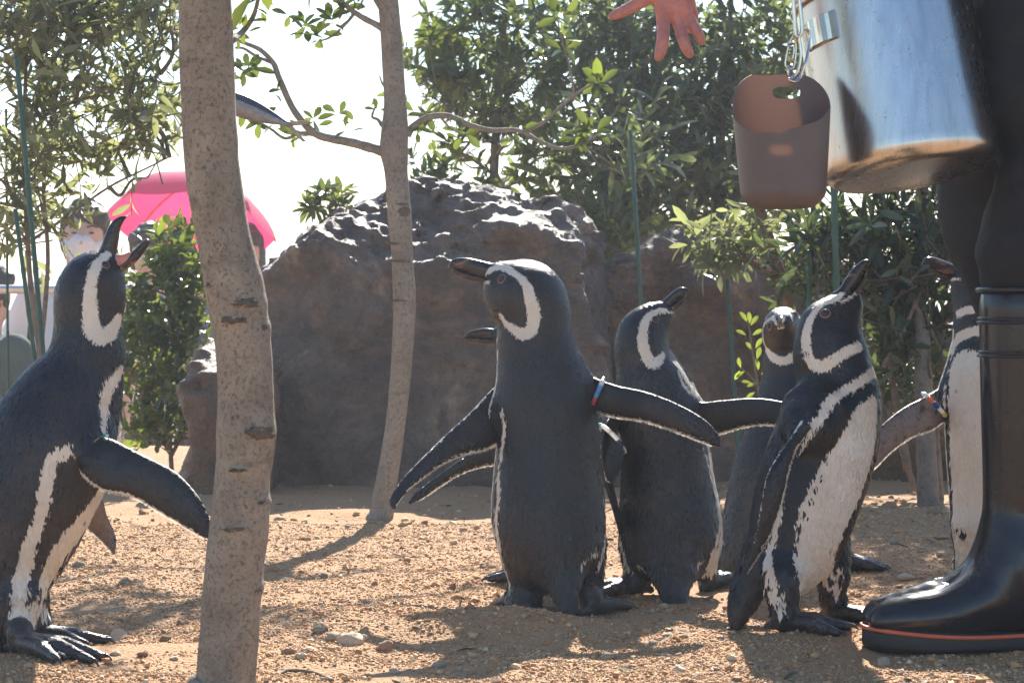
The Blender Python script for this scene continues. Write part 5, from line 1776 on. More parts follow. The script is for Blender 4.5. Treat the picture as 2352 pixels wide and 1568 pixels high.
# penguin looking back at the camera
PENGUINS.append(dict(seed=5, d=3.74, h=0.0045, base=(1760, 1320, 3.74), label='dark penguin half hidden behind another, turning its face straight towards us',
    chains=[('body', [(1722, 1300, 62), (1740, 1260, 86), (1762, 1190, 98), (1782, 1100, 100), (1803, 1010, 92), (1815, 940, 80), (1812, 880, 62), (1806, 840, 50)]),
            ('head', [(1806, 830, 48), (1804, 790, 48), (1800, 768, 50, 3.73), (1799, 750, 44, 3.71)]),
            ('face', [(1799, 752, 38, 3.70), (1799, 742, 24, 3.675)]),
            ('tail', [(1705, 1290, 40), (1670, 1318, 18)]),
            ('leg', [(1770, 1270, 44), (1780, 1300, 24)]), ('leg', [(1830, 1240, 60), (1900, 1280, 34), (1935, 1290, 22)])],
    feet=[(1775, 1305, 3.72, 10), (1932, 1296, 3.74, 12, 24, 0.07)],
    flippers=[dict(rows=[(1850, 930, 1840, 1020), (1880, 980, 1850, 1060), (1900, 1060, 1860, 1120), (1905, 1150, 1875, 1180), (1895, 1200, 1885, 1205)], edge=0.002)],
    belly=(30, 60, 0.03, 0.28),
    strokes=[('w', [(1776, 728, 5), (1757, 742, 4), (1752, 765, 4), (1757, 795, 6), (1773, 818, 9), (1795, 828, 10), (1815, 824, 10), (1835, 805, 8), (1846, 770, 5), (1840, 735, 4), (1826, 716, 5)]),
             ('w', [(1776, 733, 5), (1783, 742, 4)]), ('w', [(1816, 722, 4), (1820, 735, 3)]), ('w', [(1786, 753, 3), (1800, 752, 2.5)])],
    beak=[('upper_beak', [(1799, 718, 1799, 748, 3.70, 14), (1797, 719, 1797, 746, 3.67, 13), (1796, 722, 1796, 745, 3.64, 11), (1795, 728, 1795, 746, 3.62, 8), (1795, 738, 1795, 745, 3.61, 4)], 12),
          ('lower_beak', [(1799, 742, 1799, 752, 3.69, 11), (1797, 742, 1797, 751, 3.66, 9), (1796, 743, 1796, 749, 3.63, 6), (1795, 744, 1795, 746, 3.62, 3)], 10)],
    eyes=[(1767, 749, 9), (1828, 722, 9)]))

# right penguin with the raised beak
PENGUINS.append(dict(seed=6, nf=44000, d=3.03, h=0.004, base=(1850, 1430, 3.03), label='penguin in side view with cream belly and closed beak raised beside the boot', spots=0.15,
    chains=[('body', [(1812, 1292, 76), (1818, 1262, 94), (1836, 1205, 112), (1862, 1115, 122), (1888, 1040, 121), (1908, 980, 113), (1923, 915, 98), (1918, 860, 86), (1907, 815, 79)]),
            ('neck', [(1907, 815, 79), (1903, 785, 73), (1900, 757, 62)]),
            ('head', [(1899, 757, 60), (1906, 738, 48), (1921, 711, 35), (1938, 689, 23)]),
            ('face', [(1930, 735, 46), (1952, 706, 30), (1962, 688, 17)]),
            ('shoulder', [(1872, 960, 84, 2.99), (1840, 1000, 30, 2.958), (1820, 1035, 16, 2.945)]),
            ('tail', [(1760, 1270, 52), (1724, 1340, 40), (1702, 1392, 27), (1690, 1427, 13)]),
            ('leg', [(1800, 1310, 52, 2.99), (1798, 1365, 34, 2.985), (1800, 1395, 23, 2.985)]),
            ('leg', [(1895, 1240, 56, 3.08), (1910, 1310, 40, 3.08), (1912, 1362, 24, 3.08)])],
    feet=[(1803, 1412, 2.99, -10, 22, 0.078), (1915, 1385, 3.09, -20, 24, 0.07)],
    flippers=[dict(rows=[(1840, 965, 1862, 985, 2.935), (1815, 1005, 1846, 1005, 2.93), (1786, 1047, 1826, 1035, 2.925), (1762, 1090, 1810, 1086, 2.92), (1753, 1130, 1799, 1138, 2.92), (1744, 1180, 1781, 1194, 2.925), (1734, 1235, 1757, 1249, 2.935), (1722, 1285, 1730, 1290, 2.945), (1713, 1312, 1715, 1313, 2.95)], edge=0.0012, lead=0.0014, t=0.006),
              dict(rows=[(1960, 930, 1960, 1010, 3.12), (1975, 985, 1950, 1060, 3.15), (1970, 1060, 1930, 1120, 3.16), (1950, 1140, 1910, 1180, 3.16), (1920, 1215, 1900, 1225, 3.15)], edge=0.002)],
    strokes=[('w', [(1932, 674, 7), (1916, 690, 7), (1888, 699, 7), (1871, 716, 9), (1858, 741, 12), (1851, 770, 14), (1852, 801, 14), (1862, 830, 14), (1884, 842, 14), (1915, 827, 13), (1943, 808, 12), (1974, 795, 12)], (0, 0, 3.03, 90)),
             ('w', [(1932, 696, 2.5), (1950, 684, 3.5), (1970, 669, 2.5)], (0, 0, 3.03, 90)),
             ('w', [(2012, 850, 14), (1980, 871, 11), (1949, 892, 11), (1921, 907, 11), (1900, 927, 12), (1887, 952, 11), (1868, 975, 10), (1850, 1010, 5), (1836, 1035, 5)], (0, 0, 3.03, 78)),
             ('w', [(2005, 925, 20), (1985, 975, 46), (1968, 1040, 62), (1935, 1115, 70), (1900, 1185, 66), (1880, 1250, 60), (1870, 1310, 56), (1862, 1348, 44)], (0, 0, 3.03, 78)),
             ('w', [(1905, 1300, 30), (1915, 1340, 22)]),
             ('w', [(1799, 1146, 4), (1782, 1210, 7), (1769, 1260, 11), (1768, 1310, 17), (1777, 1358, 19), (1792, 1388, 17)], (0, 0, 3.03, 78))] + [('k', [(u_, v_, r_), (u_ + 2, v_ + 5, r_)]) for u_, v_, r_ in [(1862, 1150, 4), (1846, 1178, 5), (1834, 1206, 5), (1828, 1228, 4), (1822, 1256, 6), (1818, 1290, 5), (1821, 1322, 5), (1814, 1345, 4), (1884, 1345, 4), (1906, 1325, 5), (1918, 1296, 4), (1926, 1320, 5), (1908, 1352, 4), (1759, 1300, 4), (1768, 1335, 4), (1786, 1352, 4), (1796, 1376, 5), (1780, 1380, 3), (1853, 812, 4), (1872, 1118, 4), (1886, 1092, 4), (1897, 1060, 4)]],
    beak=[('upper_beak', [(1910, 672, 1938, 694), (1926, 663, 1948, 683), (1938, 645, 1960, 668), (1951, 626, 1975, 648), (1966, 609, 1985, 628), (1981, 598, 1993, 612), (1993, 596, 1998, 604), (1999, 600, 1999, 602)], 14),
          ('lower_beak', [(1934, 692, 1944, 702), (1948, 682, 1960, 690), (1960, 667, 1973, 674), (1975, 647, 1985, 652), (1985, 627, 1991, 632), (1992, 612, 1993, 616)], 11)],
    eyes=[(1895, 719, 12)], eye_mirror=(1895, 719, 12, 90)))

# penguin partly behind the boot
PENGUINS.append(dict(seed=7, d=3.52, h=0.004, base=(2255, 1330, 3.52), label='penguin facing us with pale belly, partly hidden by the boot and trousers', spots=0.5,
    chains=[('body', [(2262, 1250, 62), (2264, 1200, 78), (2266, 1120, 86), (2264, 1000, 92), (2264, 900, 96), (2262, 840, 86), (2258, 790, 70), (2256, 750, 62)]),
            ('head', [(2256, 740, 60), (2256, 700, 60), (2262, 665, 54), (2245, 640, 42), (2215, 625, 24)]),
            ('chin', [(2230, 690, 38), (2205, 650, 22)]),
            ('shoulderr', [(2210, 880, 44), (2180, 910, 30), (2160, 925, 24)]),
            ('leg', [(2235, 1210, 44, 3.5), (2224, 1262, 27, 3.5), (2220, 1285, 22, 3.5)]), ('leg', [(2300, 1210, 44), (2310, 1280, 24)]),
            ('tail', [(2280, 1220, 40, 3.58), (2300, 1320, 18, 3.64)])],
    feet=[(2216, 1292, 3.52, 208, 20, 0.088), (2310, 1290, 3.55, 240)],
    flippers=[dict(rows=[(2200, 862, 2205, 985), (2165, 885, 2172, 968), (2123, 911, 2138, 988, 3.50), (2077, 935, 2092, 1005, 3.48), (2040, 963, 2046, 1038, 3.46), (2003, 1000, 2012, 1072, 3.45), (1975, 1050, 1985, 1085, 3.45), (1968, 1080, 1972, 1088, 3.45)], under=1.0, edge=0.0022, lead=0.001),
              dict(rows=[(2340, 880, 2330, 980), (2385, 960, 2360, 1030), (2420, 1060, 2390, 1100), (2430, 1150, 2415, 1160)], under=1.0, edge=0.0015)],
    belly=(-90, 75, -0.01, 0.345),
    strokes=[('w', [(2200, 720, 9), (2225, 712, 9), (2262, 707, 9), (2300, 712, 9), (2320, 725, 9)]),
             ('w', [(2186, 805, 10), (2200, 776, 12), (2225, 764, 12), (2262, 758, 12), (2300, 765, 12), (2330, 790, 10)]),
             ('k', [(2180, 1000, 4), (2176, 930, 4), (2178, 860, 5), (2188, 822, 5), (2206, 800, 6), (2232, 793, 6), (2266, 790, 8), (2300, 795, 7), (2330, 830, 6), (2345, 900, 6)]),
             ('k', [(2182, 1190, 3), (2200, 1212, 4), (2214, 1222, 5)]),
             ('w', [(2218, 616, 7), (2238, 620, 6)]), ('w', [(2168, 640, 2.5), (2195, 641, 3), (2212, 638, 3)])],
    beak=[('upper_beak', [(2235, 606, 2230, 640), (2213, 612, 2212, 636), (2195, 609, 2190, 634), (2165, 597, 2162, 628), (2142, 590, 2143, 617), (2127, 591, 2132, 608), (2119, 600, 2122, 608), (2117, 610, 2119, 611)], 13),
          ('lower_beak', [(2230, 636, 2228, 646), (2212, 634, 2208, 642), (2190, 632, 2186, 642), (2162, 627, 2160, 637), (2143, 616, 2143, 627), (2133, 610, 2134, 614)], 11)],
    eyes=[(2252, 632, 10)],
    bands=[((2118, 902, 3.50), (2170, 955, 3.50), 0.017, ['white', 'orangeb', 'navy', 'white', 'yellow'])]))

for s_ in PENGUINS:
    make_penguin(s_)
# ------------------------------------------------------------------ steel pot with the cup hanging on it
dp = 2.9
PU = Vector((-0.145, 0.17, 1.0)).normalized()
PC = P(2097, 399, dp)
PR = PX(203, dp)
PXA = Vector((1, 0, 0)) - PU * PU.x
PXA.normalize()
PYA = PU.cross(PXA)


def pot_pt(r, a, h):
    return PC + PXA * (r * math.cos(a)) + PYA * (r * math.sin(a)) + PU * h


def lathe_pot(prof, seg=64, close=True):
    V, F = [], []
    for r, h in prof:
        for j in range(seg):
            V.append(list(pot_pt(r, 2 * PI * j / seg, h)))
    n = len(prof)
    for i in range(n - 1):
        for j in range(seg):
            k = (j + 1) % seg
            F.append((i * seg + j, i * seg + k, (i + 1) * seg + k, (i + 1) * seg + j))
    if close:
        F.append(tuple(range(seg - 1, -1, -1)))
    return np.array(V), F


pot = empty('steel_pot', tuple(PC), 'tall dented stainless steel pot with water streaks held beside the black trousers', 'pot')
HP = 0.222
prof = [(0.02, -0.0035), (PR - 0.022, -0.003), (PR - 0.012, -0.0005), (PR - 0.005, 0.004), (PR - 0.001, 0.010), (PR, 0.018)]
prof += [(PR, 0.018 + (HP - 0.018) * i / 24) for i in range(1, 25)]
prof += [(PR + 0.0035, HP + 0.001), (PR + 0.005, HP + 0.004), (PR + 0.004, HP + 0.007), (PR + 0.001, HP + 0.008), (PR - 0.003, HP + 0.006), (PR - 0.003, 0.02), (PR - 0.012, 0.004), (0.01, 0.003)]
V, F = lathe_pot(prof)
k = fbm(V, 9.0, 2, 70)[:, None] * 0.0007
cax = np.array(PC)[None]
V = V + (V - cax - np.outer((V - cax) @ np.array(PU), np.array(PU))) / PR * k
mesh_obj('vessel', V, F, M['steel'], pot)
tv, tf = torus(tuple(PC + PU * (HP - 0.004)), tuple(PU), PR + 0.0035, 0.0030, 64, 8)
mesh_obj('rim_wire', tv, tf, M['wire'], pot)
# welded bracket plate
mbp = MB()
AL = math.atan2((P(1890, 80, dp) - PC).dot(PYA), (P(1890, 80, dp) - PC).dot(PXA))
aa0, aa1 = PI + 0.28, PI + 0.80
rows_ = []
for i in range(10):
    a = aa0 + (aa1 - aa0) * i / 9
    bul = 0.003 + 0.0035 * math.sin(PI * i / 9) * (1 + 0.4 * math.cos(i * 2.2))
    for (dr, h) in ((0.0, 0.158), (bul, 0.160), (bul, 0.192), (0.0, 0.194)):
        rows_.append(list(pot_pt(PR + dr, a, h)))
V = np.array(rows_)
F = []
for i in range(9):
    for j in range(4):
        k2 = (j + 1) % 4
        F.append((i * 4 + j, i * 4 + k2, (i + 1) * 4 + k2, (i + 1) * 4 + j))
F += [(3, 2, 1, 0), (36, 37, 38, 39)]
mesh_obj('bracket', V, F, M['wire'], pot, smooth=False)
# bail handle
q = []
for t in np.linspace(0, PI, 25):
    q.append(list(pot_pt(math.cos(t) * (PR + 0.006) * (1 if abs(math.cos(t)) > .5 else 1), PI / 2, 0) * 0 + PC + PYA * (math.cos(t) * (PR + 0.005)) + PU * (HP - 0.02 + 0.18 * math.sin(t))))
V, F = tube(q, 0.0035, 10)
mesh_obj('bail_handle', V, F, M['wire'], pot)


# water drops clinging to the vessel
dr_ = np.random.default_rng(9)
mbd = MB()
for k_ in range(260):
    a = -PI / 2 + dr_.normal(0, 0.75)
    h = 0.02 + (HP - 0.03) * dr_.random() ** 0.8
    r_d = 0.0004 + 0.0008 * dr_.random() ** 2
    c_ = pot_pt(PR, a, h)
    n_ = (pot_pt(PR + 1, a, h) - c_)
    Vd, Fd = uv_sphere((0, 0, 0), 1.0, 8, 6)
    t_ = PU.cross(n_).normalized()
    A_ = np.array([list(t_ * r_d), list(PU * r_d * (1 + 0.9 * dr_.random())), list(n_ * r_d * 0.5)])
    mbd.add(Vd @ A_ + np.array(c_), Fd)
mbd.build('water_drops', M['drop'], pot)['kind'] = 'stuff'


def link(pts, d, r, name, label, cat, mat='wire', closed=True):
    w = [list(P(*q)) for q in pts]
    if closed:
        w = w + [w[0]]
    q = catmull(w, 6)
    V, F = tube(q, r, 10, cap=not closed)
    o = mesh_obj(name, V, F, M[mat], None, base=w[0])
    tag(o, label, cat)
    return o


dc = 2.80
link([(1818, -60, dc), (1832, -62, dc), (1836, 0, dc), (1842, 60, dc), (1838, 82, dc), (1828, 80, dc), (1824, 30, dc)], dc, PX(4.6, dc), 'chain_link', 'long bent steel link hanging above the snap hook', 'link')
link([(1844, 68, dc), (1857, 72, dc + .01), (1858, 100, dc + .01), (1850, 145, dc), (1838, 178, dc), (1824, 188, dc - .01), (1813, 182, dc - .01), (1822, 178, dc), (1834, 160, dc), (1840, 120, dc), (1836, 84, dc)], dc, PX(3.6, dc), 'snap_hook', 'curved steel snap hook holding the brown cup', 'hook')
sw = empty('swivel_clip', tuple(P(1815, 120, dc)), 'small rectangular steel swivel clip beside the snap hook', 'clip')
for pts in ([(1822, 82), (1816, 92), (1811, 100)], [(1812, 99), (1828, 101), (1823, 155), (1804, 150), (1812, 99)], [(1814, 108), (1824, 109), (1820, 140)]):
    V, F = tube(catmull([list(P(u, v, dc)) for u, v in pts], 5), PX(2.0, dc), 8)
    mesh_obj('wire_loop', V, F, M['wire'], sw)
V, F = tube([list(P(1812, 150, dc)), list(P(1810, 165, dc)), list(P(1812, 180, dc))], PX(3, dc), 8)
mesh_obj('pin', V, F, M['wire'], sw)

# brown slant-cut cup
dcu = 2.80
CB = P(1800, 478, dcu)
CT = P(1794, 240, dcu)
CU = Vector((-0.02, 0.02, 1)).normalized()
CXA = (Vector((1, 0, 0)) - CU * CU.x).normalized()
CYA = CU.cross(CXA)
rt, rb = PX(117, dcu), PX(94, dcu)
zf, zb = PX(478 - 306, dcu), PX(478 - 160, dcu)
SEG, RW = 96, 40


def cup_rim(a):
    s = 0.5 + 0.5 * math.sin(a)           # 1 at the back, 0 at the front
    t = float(np.interp(s, [0, 0.12, 0.5, 0.85, 0.93, 1], [0.0, 0.05, 0.36, 0.90, 1.0, 1.0]))
    return zf + (zb - zf) * t + 0.009 * math.cos(a) * (1 - t)


V, F = [], []
for i in range(RW + 1):
    t = i / RW
    for j in range(SEG):
        a = 2 * PI * j / SEG
        h = cup_rim(a) * t
        fr = h / zb
        r = rb + (rt - rb) * min(1, (fr * 1.05)) ** 0.8
        if h < 0.018:
            r -= 0.014 * (1 - h / 0.018) ** 2
        V.append(list(CB + CXA * (r * math.cos(a)) + CYA * (r * math.sin(a) * 0.92) + CU * h))
F = [(i * SEG + j, i * SEG + (j + 1) % SEG, (i + 1) * SEG + (j + 1) % SEG, (i + 1) * SEG + j) for i in range(RW) for j in range(SEG)]
F.append(tuple(range(SEG - 1, -1, -1)))
cup = mesh_obj('plastic_cup', np.array(V), F, M['cup'], None, base=CB)
tag(cup, 'brown slant cut plastic scoop cup hanging on a hook against the steel pot', 'cup')
so = cup.modifiers.new('thick', 'SOLIDIFY')
so.thickness = 0.0022
so.offset = -1
# hand slot cut through the tall back
sl = []
cx_, cz_ = P(1818, 205, dcu), None
loc_c = P(1818, 204, dcu)
hw_, hh_ = PX(31, dcu), PX(14, dcu)
outl = []
for t in np.linspace(0, 2 * PI, 28, endpoint=False):
    ct, st_ = math.cos(t), math.sin(t)
    outl.append((math.copysign(abs(ct) ** 0.55, ct) * hw_, math.copysign(abs(st_) ** 0.7, st_) * hh_))
Vc = [(loc_c.x + a, dcu + 0.02, loc_c.z + b) for a, b in outl] + [(loc_c.x + a * 1.06, dcu + 0.12, loc_c.z + b) for a, b in outl]
n_ = len(outl)
Fc = [tuple(range(n_)), tuple(range(2 * n_ - 1, n_ - 1, -1))] + [(i, n_ + i, n_ + (i + 1) % n_, (i + 1) % n_) for i in range(n_)]
cutter = mesh_obj('slot_cutter', np.array(Vc), Fc, None)
bo = cup.modifiers.new('slot', 'BOOLEAN')
bo.operation = 'DIFFERENCE'
bo.object = cutter
bo.solver = 'EXACT'
dg = bpy.context.evaluated_depsgraph_get()
me2 = bpy.data.meshes.new_from_object(cup.evaluated_get(dg))
cup.modifiers.clear()
cup.data = me2
me2.polygons.foreach_set('use_smooth', np.ones(len(me2.polygons), dtype=bool))
bpy.data.objects.remove(cutter)
es = cup.modifiers.new('edges', 'EDGE_SPLIT')
es.split_angle = math.radians(40)


# ------------------------------------------------------------------ people
def figure_mesh(parent, groups, mats, h, k, extra=None, post=None, name='body'):
    """one continuous body; the tag nearest to each face gives its material"""
    V, Q, D = sdf_mesh(groups, h, k, 0.03, post)
    tags = list(mats)
    dist = np.stack([D[t] for t in tags], 1)
    vt = np.argmin(dist, 1)
    ft = vt[Q[:, 0]]
    faces = [tuple(q) for q in Q.tolist()]
    fm = list(ft)
    VV = [V]
    n0 = len(V)
    for (v2, f2, ti) in (extra or []):
        VV.append(np.asarray(v2))
        for q in f2:
            faces.append(tuple(int(i) + n0 for i in q))
            fm.append(ti)
        n0 += len(v2)
    o = mesh_obj(name, np.concatenate(VV), faces, None, parent)
    for t in tags:
        o.data.materials.append(M[mats[t]])
    o.data.polygons.foreach_set('material_index', np.array(fm, dtype=np.int32))
    return o


def C4(*rows):
    return chain([list(r) for r in rows], 3)


HAND = None


def hand_template(curl):
    cs = []
    ys = (0.031, 0.0105, -0.0105, -0.030)
    lens = ((0.040, 0.024, 0.02), (0.045, 0.027, 0.021), (0.041, 0.025, 0.02), (0.032, 0.019, 0.018))
    for y, ls in zip(ys, lens):
        a = np.array([0.005, y * 0.55, 0])
        b = np.array([0.085, y, 0.002])
        cs.append((a, b, 0.014, 0.0115))
        ang = 0.0
        p = b
        r = 0.0098
        for i, l in enumerate(ls):
            ang += curl * (0.7, 1.0, 0.8)[i]
            e = p + l * np.array([math.cos(ang), y * 0.5, -math.sin(ang)])
            cs.append((p, e, r, r - 0.0009))
            p, r = e, r - 0.0009
    p = np.array([0.02, 0.022, -0.004])
    for e, r0, r1 in ((np.array([0.052, 0.05, -0.016]), 0.014, 0.0118), (np.array([0.078, 0.062, -0.022 - 0.02 * curl]), 0.0118, 0.0105), (np.array([0.098, 0.066, -0.03 - 0.03 * curl]), 0.0105, 0.0085)):
        cs.append((p, e, r0, r1))
        p = e
    cs.append((np.array([-0.05, 0, 0]), np.array([0.01, 0, 0]), 0.024, 0.022))
    V, Q, _ = sdf_mesh([('h', cs)], 0.0035, 0.004)
    return V, Q


HT = hand_template(0.28)
HTG = hand_template(1.15)


def place_hand(tpl, wrist, fwd, palm, mirror=False):
    f = Vector(fwd).normalized()
    p = Vector(palm)
    p = (p - f * p.dot(f)).normalized()      # palm faces p (template palm = -z)
    z = -p
    y = z.cross(f)
    if mirror:
        y = -y
    R = np.array([list(f), list(y), list(z)])
    V = tpl[0] @ R + np.array(wrist)
    Q = tpl[1]
    if mirror:
        Q = Q[:, ::-1]
    return V, Q


# ---- the keeper
kp = empty('person', (0.66, 3.0, gzf(0.66, 3.0)), 'keeper in black trousers and rubber boots leaning over with one open hand reaching down', 'person')
legs = C4((0.624, 2.905, 0.34, 0.040), (0.624, 2.905, 0.415, 0.042), (0.626, 2.905, 0.452, 0.066), (0.640, 2.90, 0.49, 0.070), (0.645, 2.905, 0.54, 0.072), (0.648, 2.91, 0.64, 0.080), (0.655, 2.92, 0.78, 0.092), (0.665, 2.94, 0.92, 0.105))
legs2 = C4((0.69, 3.10, 0.30, 0.055), (0.675, 3.10, 0.38, 0.062), (0.660, 3.10, 0.43, 0.072), (0.640, 3.10, 0.50, 0.078), (0.632, 3.09, 0.56, 0.082), (0.650, 3.08, 0.70, 0.092), (0.675, 3.06, 0.90, 0.105))
pelvis = C4((0.665, 2.95, 0.93, 0.115), (0.672, 3.05, 0.93, 0.115))
torso = C4((0.66, 3.0, 0.95, 0.145), (0.60, 2.99, 1.08, 0.14), (0.54, 2.98, 1.20, 0.15), (0.49, 2.97, 1.31, 0.145), (0.455, 2.97, 1.38, 0.10))
torso2 = C4((0.55, 2.90, 1.22, 0.10), (0.47, 2.86, 1.36, 0.075)) + C4((0.55, 3.06, 1.22, 0.10), (0.47, 3.10, 1.36, 0.075))
armR = C4((0.465, 3.12, 1.36, 0.062), (0.39, 3.12, 1.22, 0.054), (0.315, 3.09, 1.09, 0.047), (0.265, 3.02, 0.99, 0.043), (0.232, 2.97, 0.925, 0.040))
armL = C4((0.465, 2.84, 1.36, 0.062), (0.50, 2.80, 1.23, 0.054), (0.52, 2.79, 1.12, 0.048), (0.475, 2.86, 1.03, 0.042), (0.445, 2.93, 0.985, 0.038))
head = C4((0.43, 2.97, 1.40, 0.055), (0.40, 2.97, 1.46, 0.052), (0.375, 2.97, 1.53, 0.085), (0.35, 2.97, 1.58, 0.088)) + C4((0.33, 2.97, 1.53, 0.055), (0.305, 2.97, 1.50, 0.035)) + C4((0.285, 2.97, 1.545, 0.012), (0.272, 2.97, 1.525, 0.014))
# the open throwing hand, traced finger by finger
dh = 2.90
fing = []


def pf(rows):
    w = [list(P(q[0], q[1], q[3] if len(q) > 3 else dh)) + [PX(q[2], dh)] for q in rows]
    return chain(w, 3)


hand_groups = [('palm', pf([(1520, -20, 19), (1522, 20, 17)]) + pf([(1540, -24, 20), (1548, 22, 17)]) + pf([(1560, -24, 19), (1570, 20, 15)]) + pf([(1575, -22, 17), (1585, 14, 13, dh + .01)]) + pf([(1545, -60, 30), (1548, -20, 28)]) + pf([(1575, -150, 42, 2.945), (1562, -110, 40, 2.93), (1550, -60, 32, 2.91)])),
               ('finger', pf([(1522, 22, 17), (1523, 55, 15.5), (1523, 88, 15, dh - .01), (1518, 115, 14, dh - .012), (1513, 131, 11, dh - .012)])),
               ('finger', pf([(1550, 25, 16), (1560, 58, 14.5), (1569, 90, 14, dh - .012), (1578, 113, 13, dh - .014), (1584, 124, 10.5, dh - .014)])),
               ('finger', pf([(1572, 20, 14.5), (1587, 48, 13), (1600, 72, 12.5, dh - .008), (1608, 88, 11.5, dh - .008), (1612, 96, 9.5, dh - .008)])),
               ('finger', pf([(1586, 14, 12, dh + .012), (1594, 36, 11, dh + .022), (1592, 56, 10.5, dh + .026), (1586, 70, 9, dh + .026)])),
               ('thumb', pf([(1535, -40, 24), (1500, -14, 19), (1470, 6, 15.5), (1440, 22, 13.5), (1418, 33, 12.5), (1406, 38, 9.5)]))]
hV, hQ, _ = sdf_mesh(hand_groups, 0.0022, 0.0045)
gl = place_hand(HTG, Vector((0.44, 2.94, 0.985)), Vector((-0.15, 0.25, -0.55)), Vector((-0.6, 0.5, -0.2)))


def folds(F, ax):
    X, Y, Z = np.meshgrid(*ax, indexing='ij')
    G = np.stack([X, Y, Z * 1.0], -1)
    n = 1 - np.abs(fbm(G * np.array([0.8, 0.8, 1.7]) + 0.4 * G[..., [2, 0, 1]], 7.0, 3, 91))
    up = sstep(0.43, 0.47, Z)
    return F - 0.026 * (n - 0.7) * up


kb = figure_mesh(kp, [('trouser', legs), ('trouser', legs2), ('trouser', pelvis), ('jacket', torso), ('jacket', torso2), ('jacket', armR), ('jacket', armL), ('skin', head)],
                 dict(trouser='trouser', jacket='jacket', skin='skin'), 0.010, 0.03, [(hV, hQ, 2), (gl[0], gl[1], 2)], folds)
# nail on the thumb
tn = P(1437, 10, dh - 0.005)
# hair and eyes of the keeper
hr, hq, _ = sdf_mesh([('h', C4((0.375, 2.97, 1.56, 0.093), (0.365, 2.97, 1.60, 0.088))), ('h', C4((0.41, 2.97, 1.52, 0.075), (0.42, 2.97, 1.47, 0.06)))], 0.008, 0.02, post=lambda F, ax: F + 0.006 * vnoise(np.stack(np.meshgrid(*ax, indexing='ij'), -1), 60, 4))
mesh_obj('hair', hr, hq, M['hair'], kp)
for sy in (-0.032, 0.032):
    ev, ef = uv_sphere((0.288, 2.97 + sy, 1.565), 0.011, 12, 8)
    mesh_obj('eye', ev, ef, M['eye'], kp)


def boot(cx, cy, heading, name='boot'):
    """rubber boot; local x runs backwards from the toe along the foot"""
    h = math.radians(heading)
    R = np.array([[math.cos(h), math.sin(h), 0], [-math.sin(h), math.cos(h), 0], [0, 0, 1]])   # rows: foot axis (toe->heel), side, up
    g = gzf(cx, cy)

    def T(v):
        return np.asarray(v) @ R + np.array([cx, cy, g])
    gs = []
    for s in (-1, 1):
        gs += C4((-0.178, s * 0.018, 0.030, 0.024), (-0.150, s * 0.024, 0.033, 0.029), (-0.11, s * 0.026, 0.038, 0.032), (-0.075, s * 0.022, 0.050, 0.037), (-0.04, s * 0.012, 0.070, 0.047), (-0.015, s * 0.008, 0.105, 0.051))
    gs += C4((-0.168, 0, 0.034, 0.025), (-0.12, 0, 0.042, 0.034))
    sh = C4((-0.012, 0, 0.09, 0.056), (-0.003, 0, 0.14, 0.0565), (0.0, 0, 0.20, 0.058), (0.0, 0, 0.30, 0.0605), (0.0, 0, 0.40, 0.062))
    hl = C4((-0.03, 0, 0.045, 0.044), (0.02, 0, 0.045, 0.047), (0.045, 0, 0.042, 0.038))
    def creases(F, ax):
        X, Y, Z = np.meshgrid(*ax, indexing='ij')
        G = np.stack([X, Y, Z + 0.5 * X], -1)
        w = np.exp(-((Z - 0.13) / 0.05) ** 2)
        return F + w * 0.0035 * np.abs(fbm(G * np.array([0.5, 0.6, 1.6]), 20.0, 1, 17)) + 0.0005 * fbm(G, 12, 1, 18)
    V, Q, _ = sdf_mesh([('f', gs), ('s', sh), ('h', hl)], 0.0045, 0.022, 0.02, creases)
    V[:, 2] = np.minimum(V[:, 2], 0.425)
    b = mesh_obj(name, T(V), Q, M['rubber'], kp)
    b['label'] = 'black rubber boot with orange line above the sole'
    # sole
    out = [(-0.206, 0.0), (-0.200, -0.022), (-0.180, -0.042), (-0.145, -0.054), (-0.105, -0.055), (-0.06, -0.047), (-0.02, -0.042), (0.03, -0.046), (0.062, -0.040), (0.082, -0.02), (0.086, 0.0)]
    out = out + [(x, -y) for x, y in out[-2:0:-1]]
    oc_ = catmull(out + [out[0]], 4)[:-1]
    n = len(oc_)
    zt = 0.024 + 0.006 * np.cos((oc_[:, 0] + 0.06) * 14) * -1
    V = np.concatenate([np.c_[oc_ * 0.985, np.full(n, -0.004)], np.c_[oc_, np.full(n, 0.002)], np.c_[oc_ * 1.0, zt - 0.003], np.c_[oc_ * 0.97, zt]])
    F = [tuple(range(n - 1, -1, -1)), tuple(3 * n + i for i in range(n))]
    for L_ in range(3):
        F += [(L_ * n + i, L_ * n + (i + 1) % n, (L_ + 1) * n + (i + 1) % n, (L_ + 1) * n + i) for i in range(n)]
    mesh_obj('sole', T(V), F, M['rubber_sole'], b)
    # treads
    q = np.c_[oc_ * 1.004, zt - 0.004]
    q = np.vstack([q, q[0]])
    V, F = tube(T(q), 0.0026, 8, cap=False)
    mesh_obj('sole_stripe', V, F, M['orange'], b)
    for z, rr, r0 in ((0.345, 0.0625, 0.0022), (0.350, 0.0625, 0.0016), (0.385, 0.063, 0.0022), (0.390, 0.063, 0.0016), (0.424, 0.0635, 0.0034)):
        tv, tf = torus((0, 0, z), (0.0, 0, 1), rr, r0, 48, 8)
        mesh_obj('ridge', T(tv), tf, M['rubber'], b)


boot(0.624, 2.905, 4)
boot(0.690, 3.105, -118)


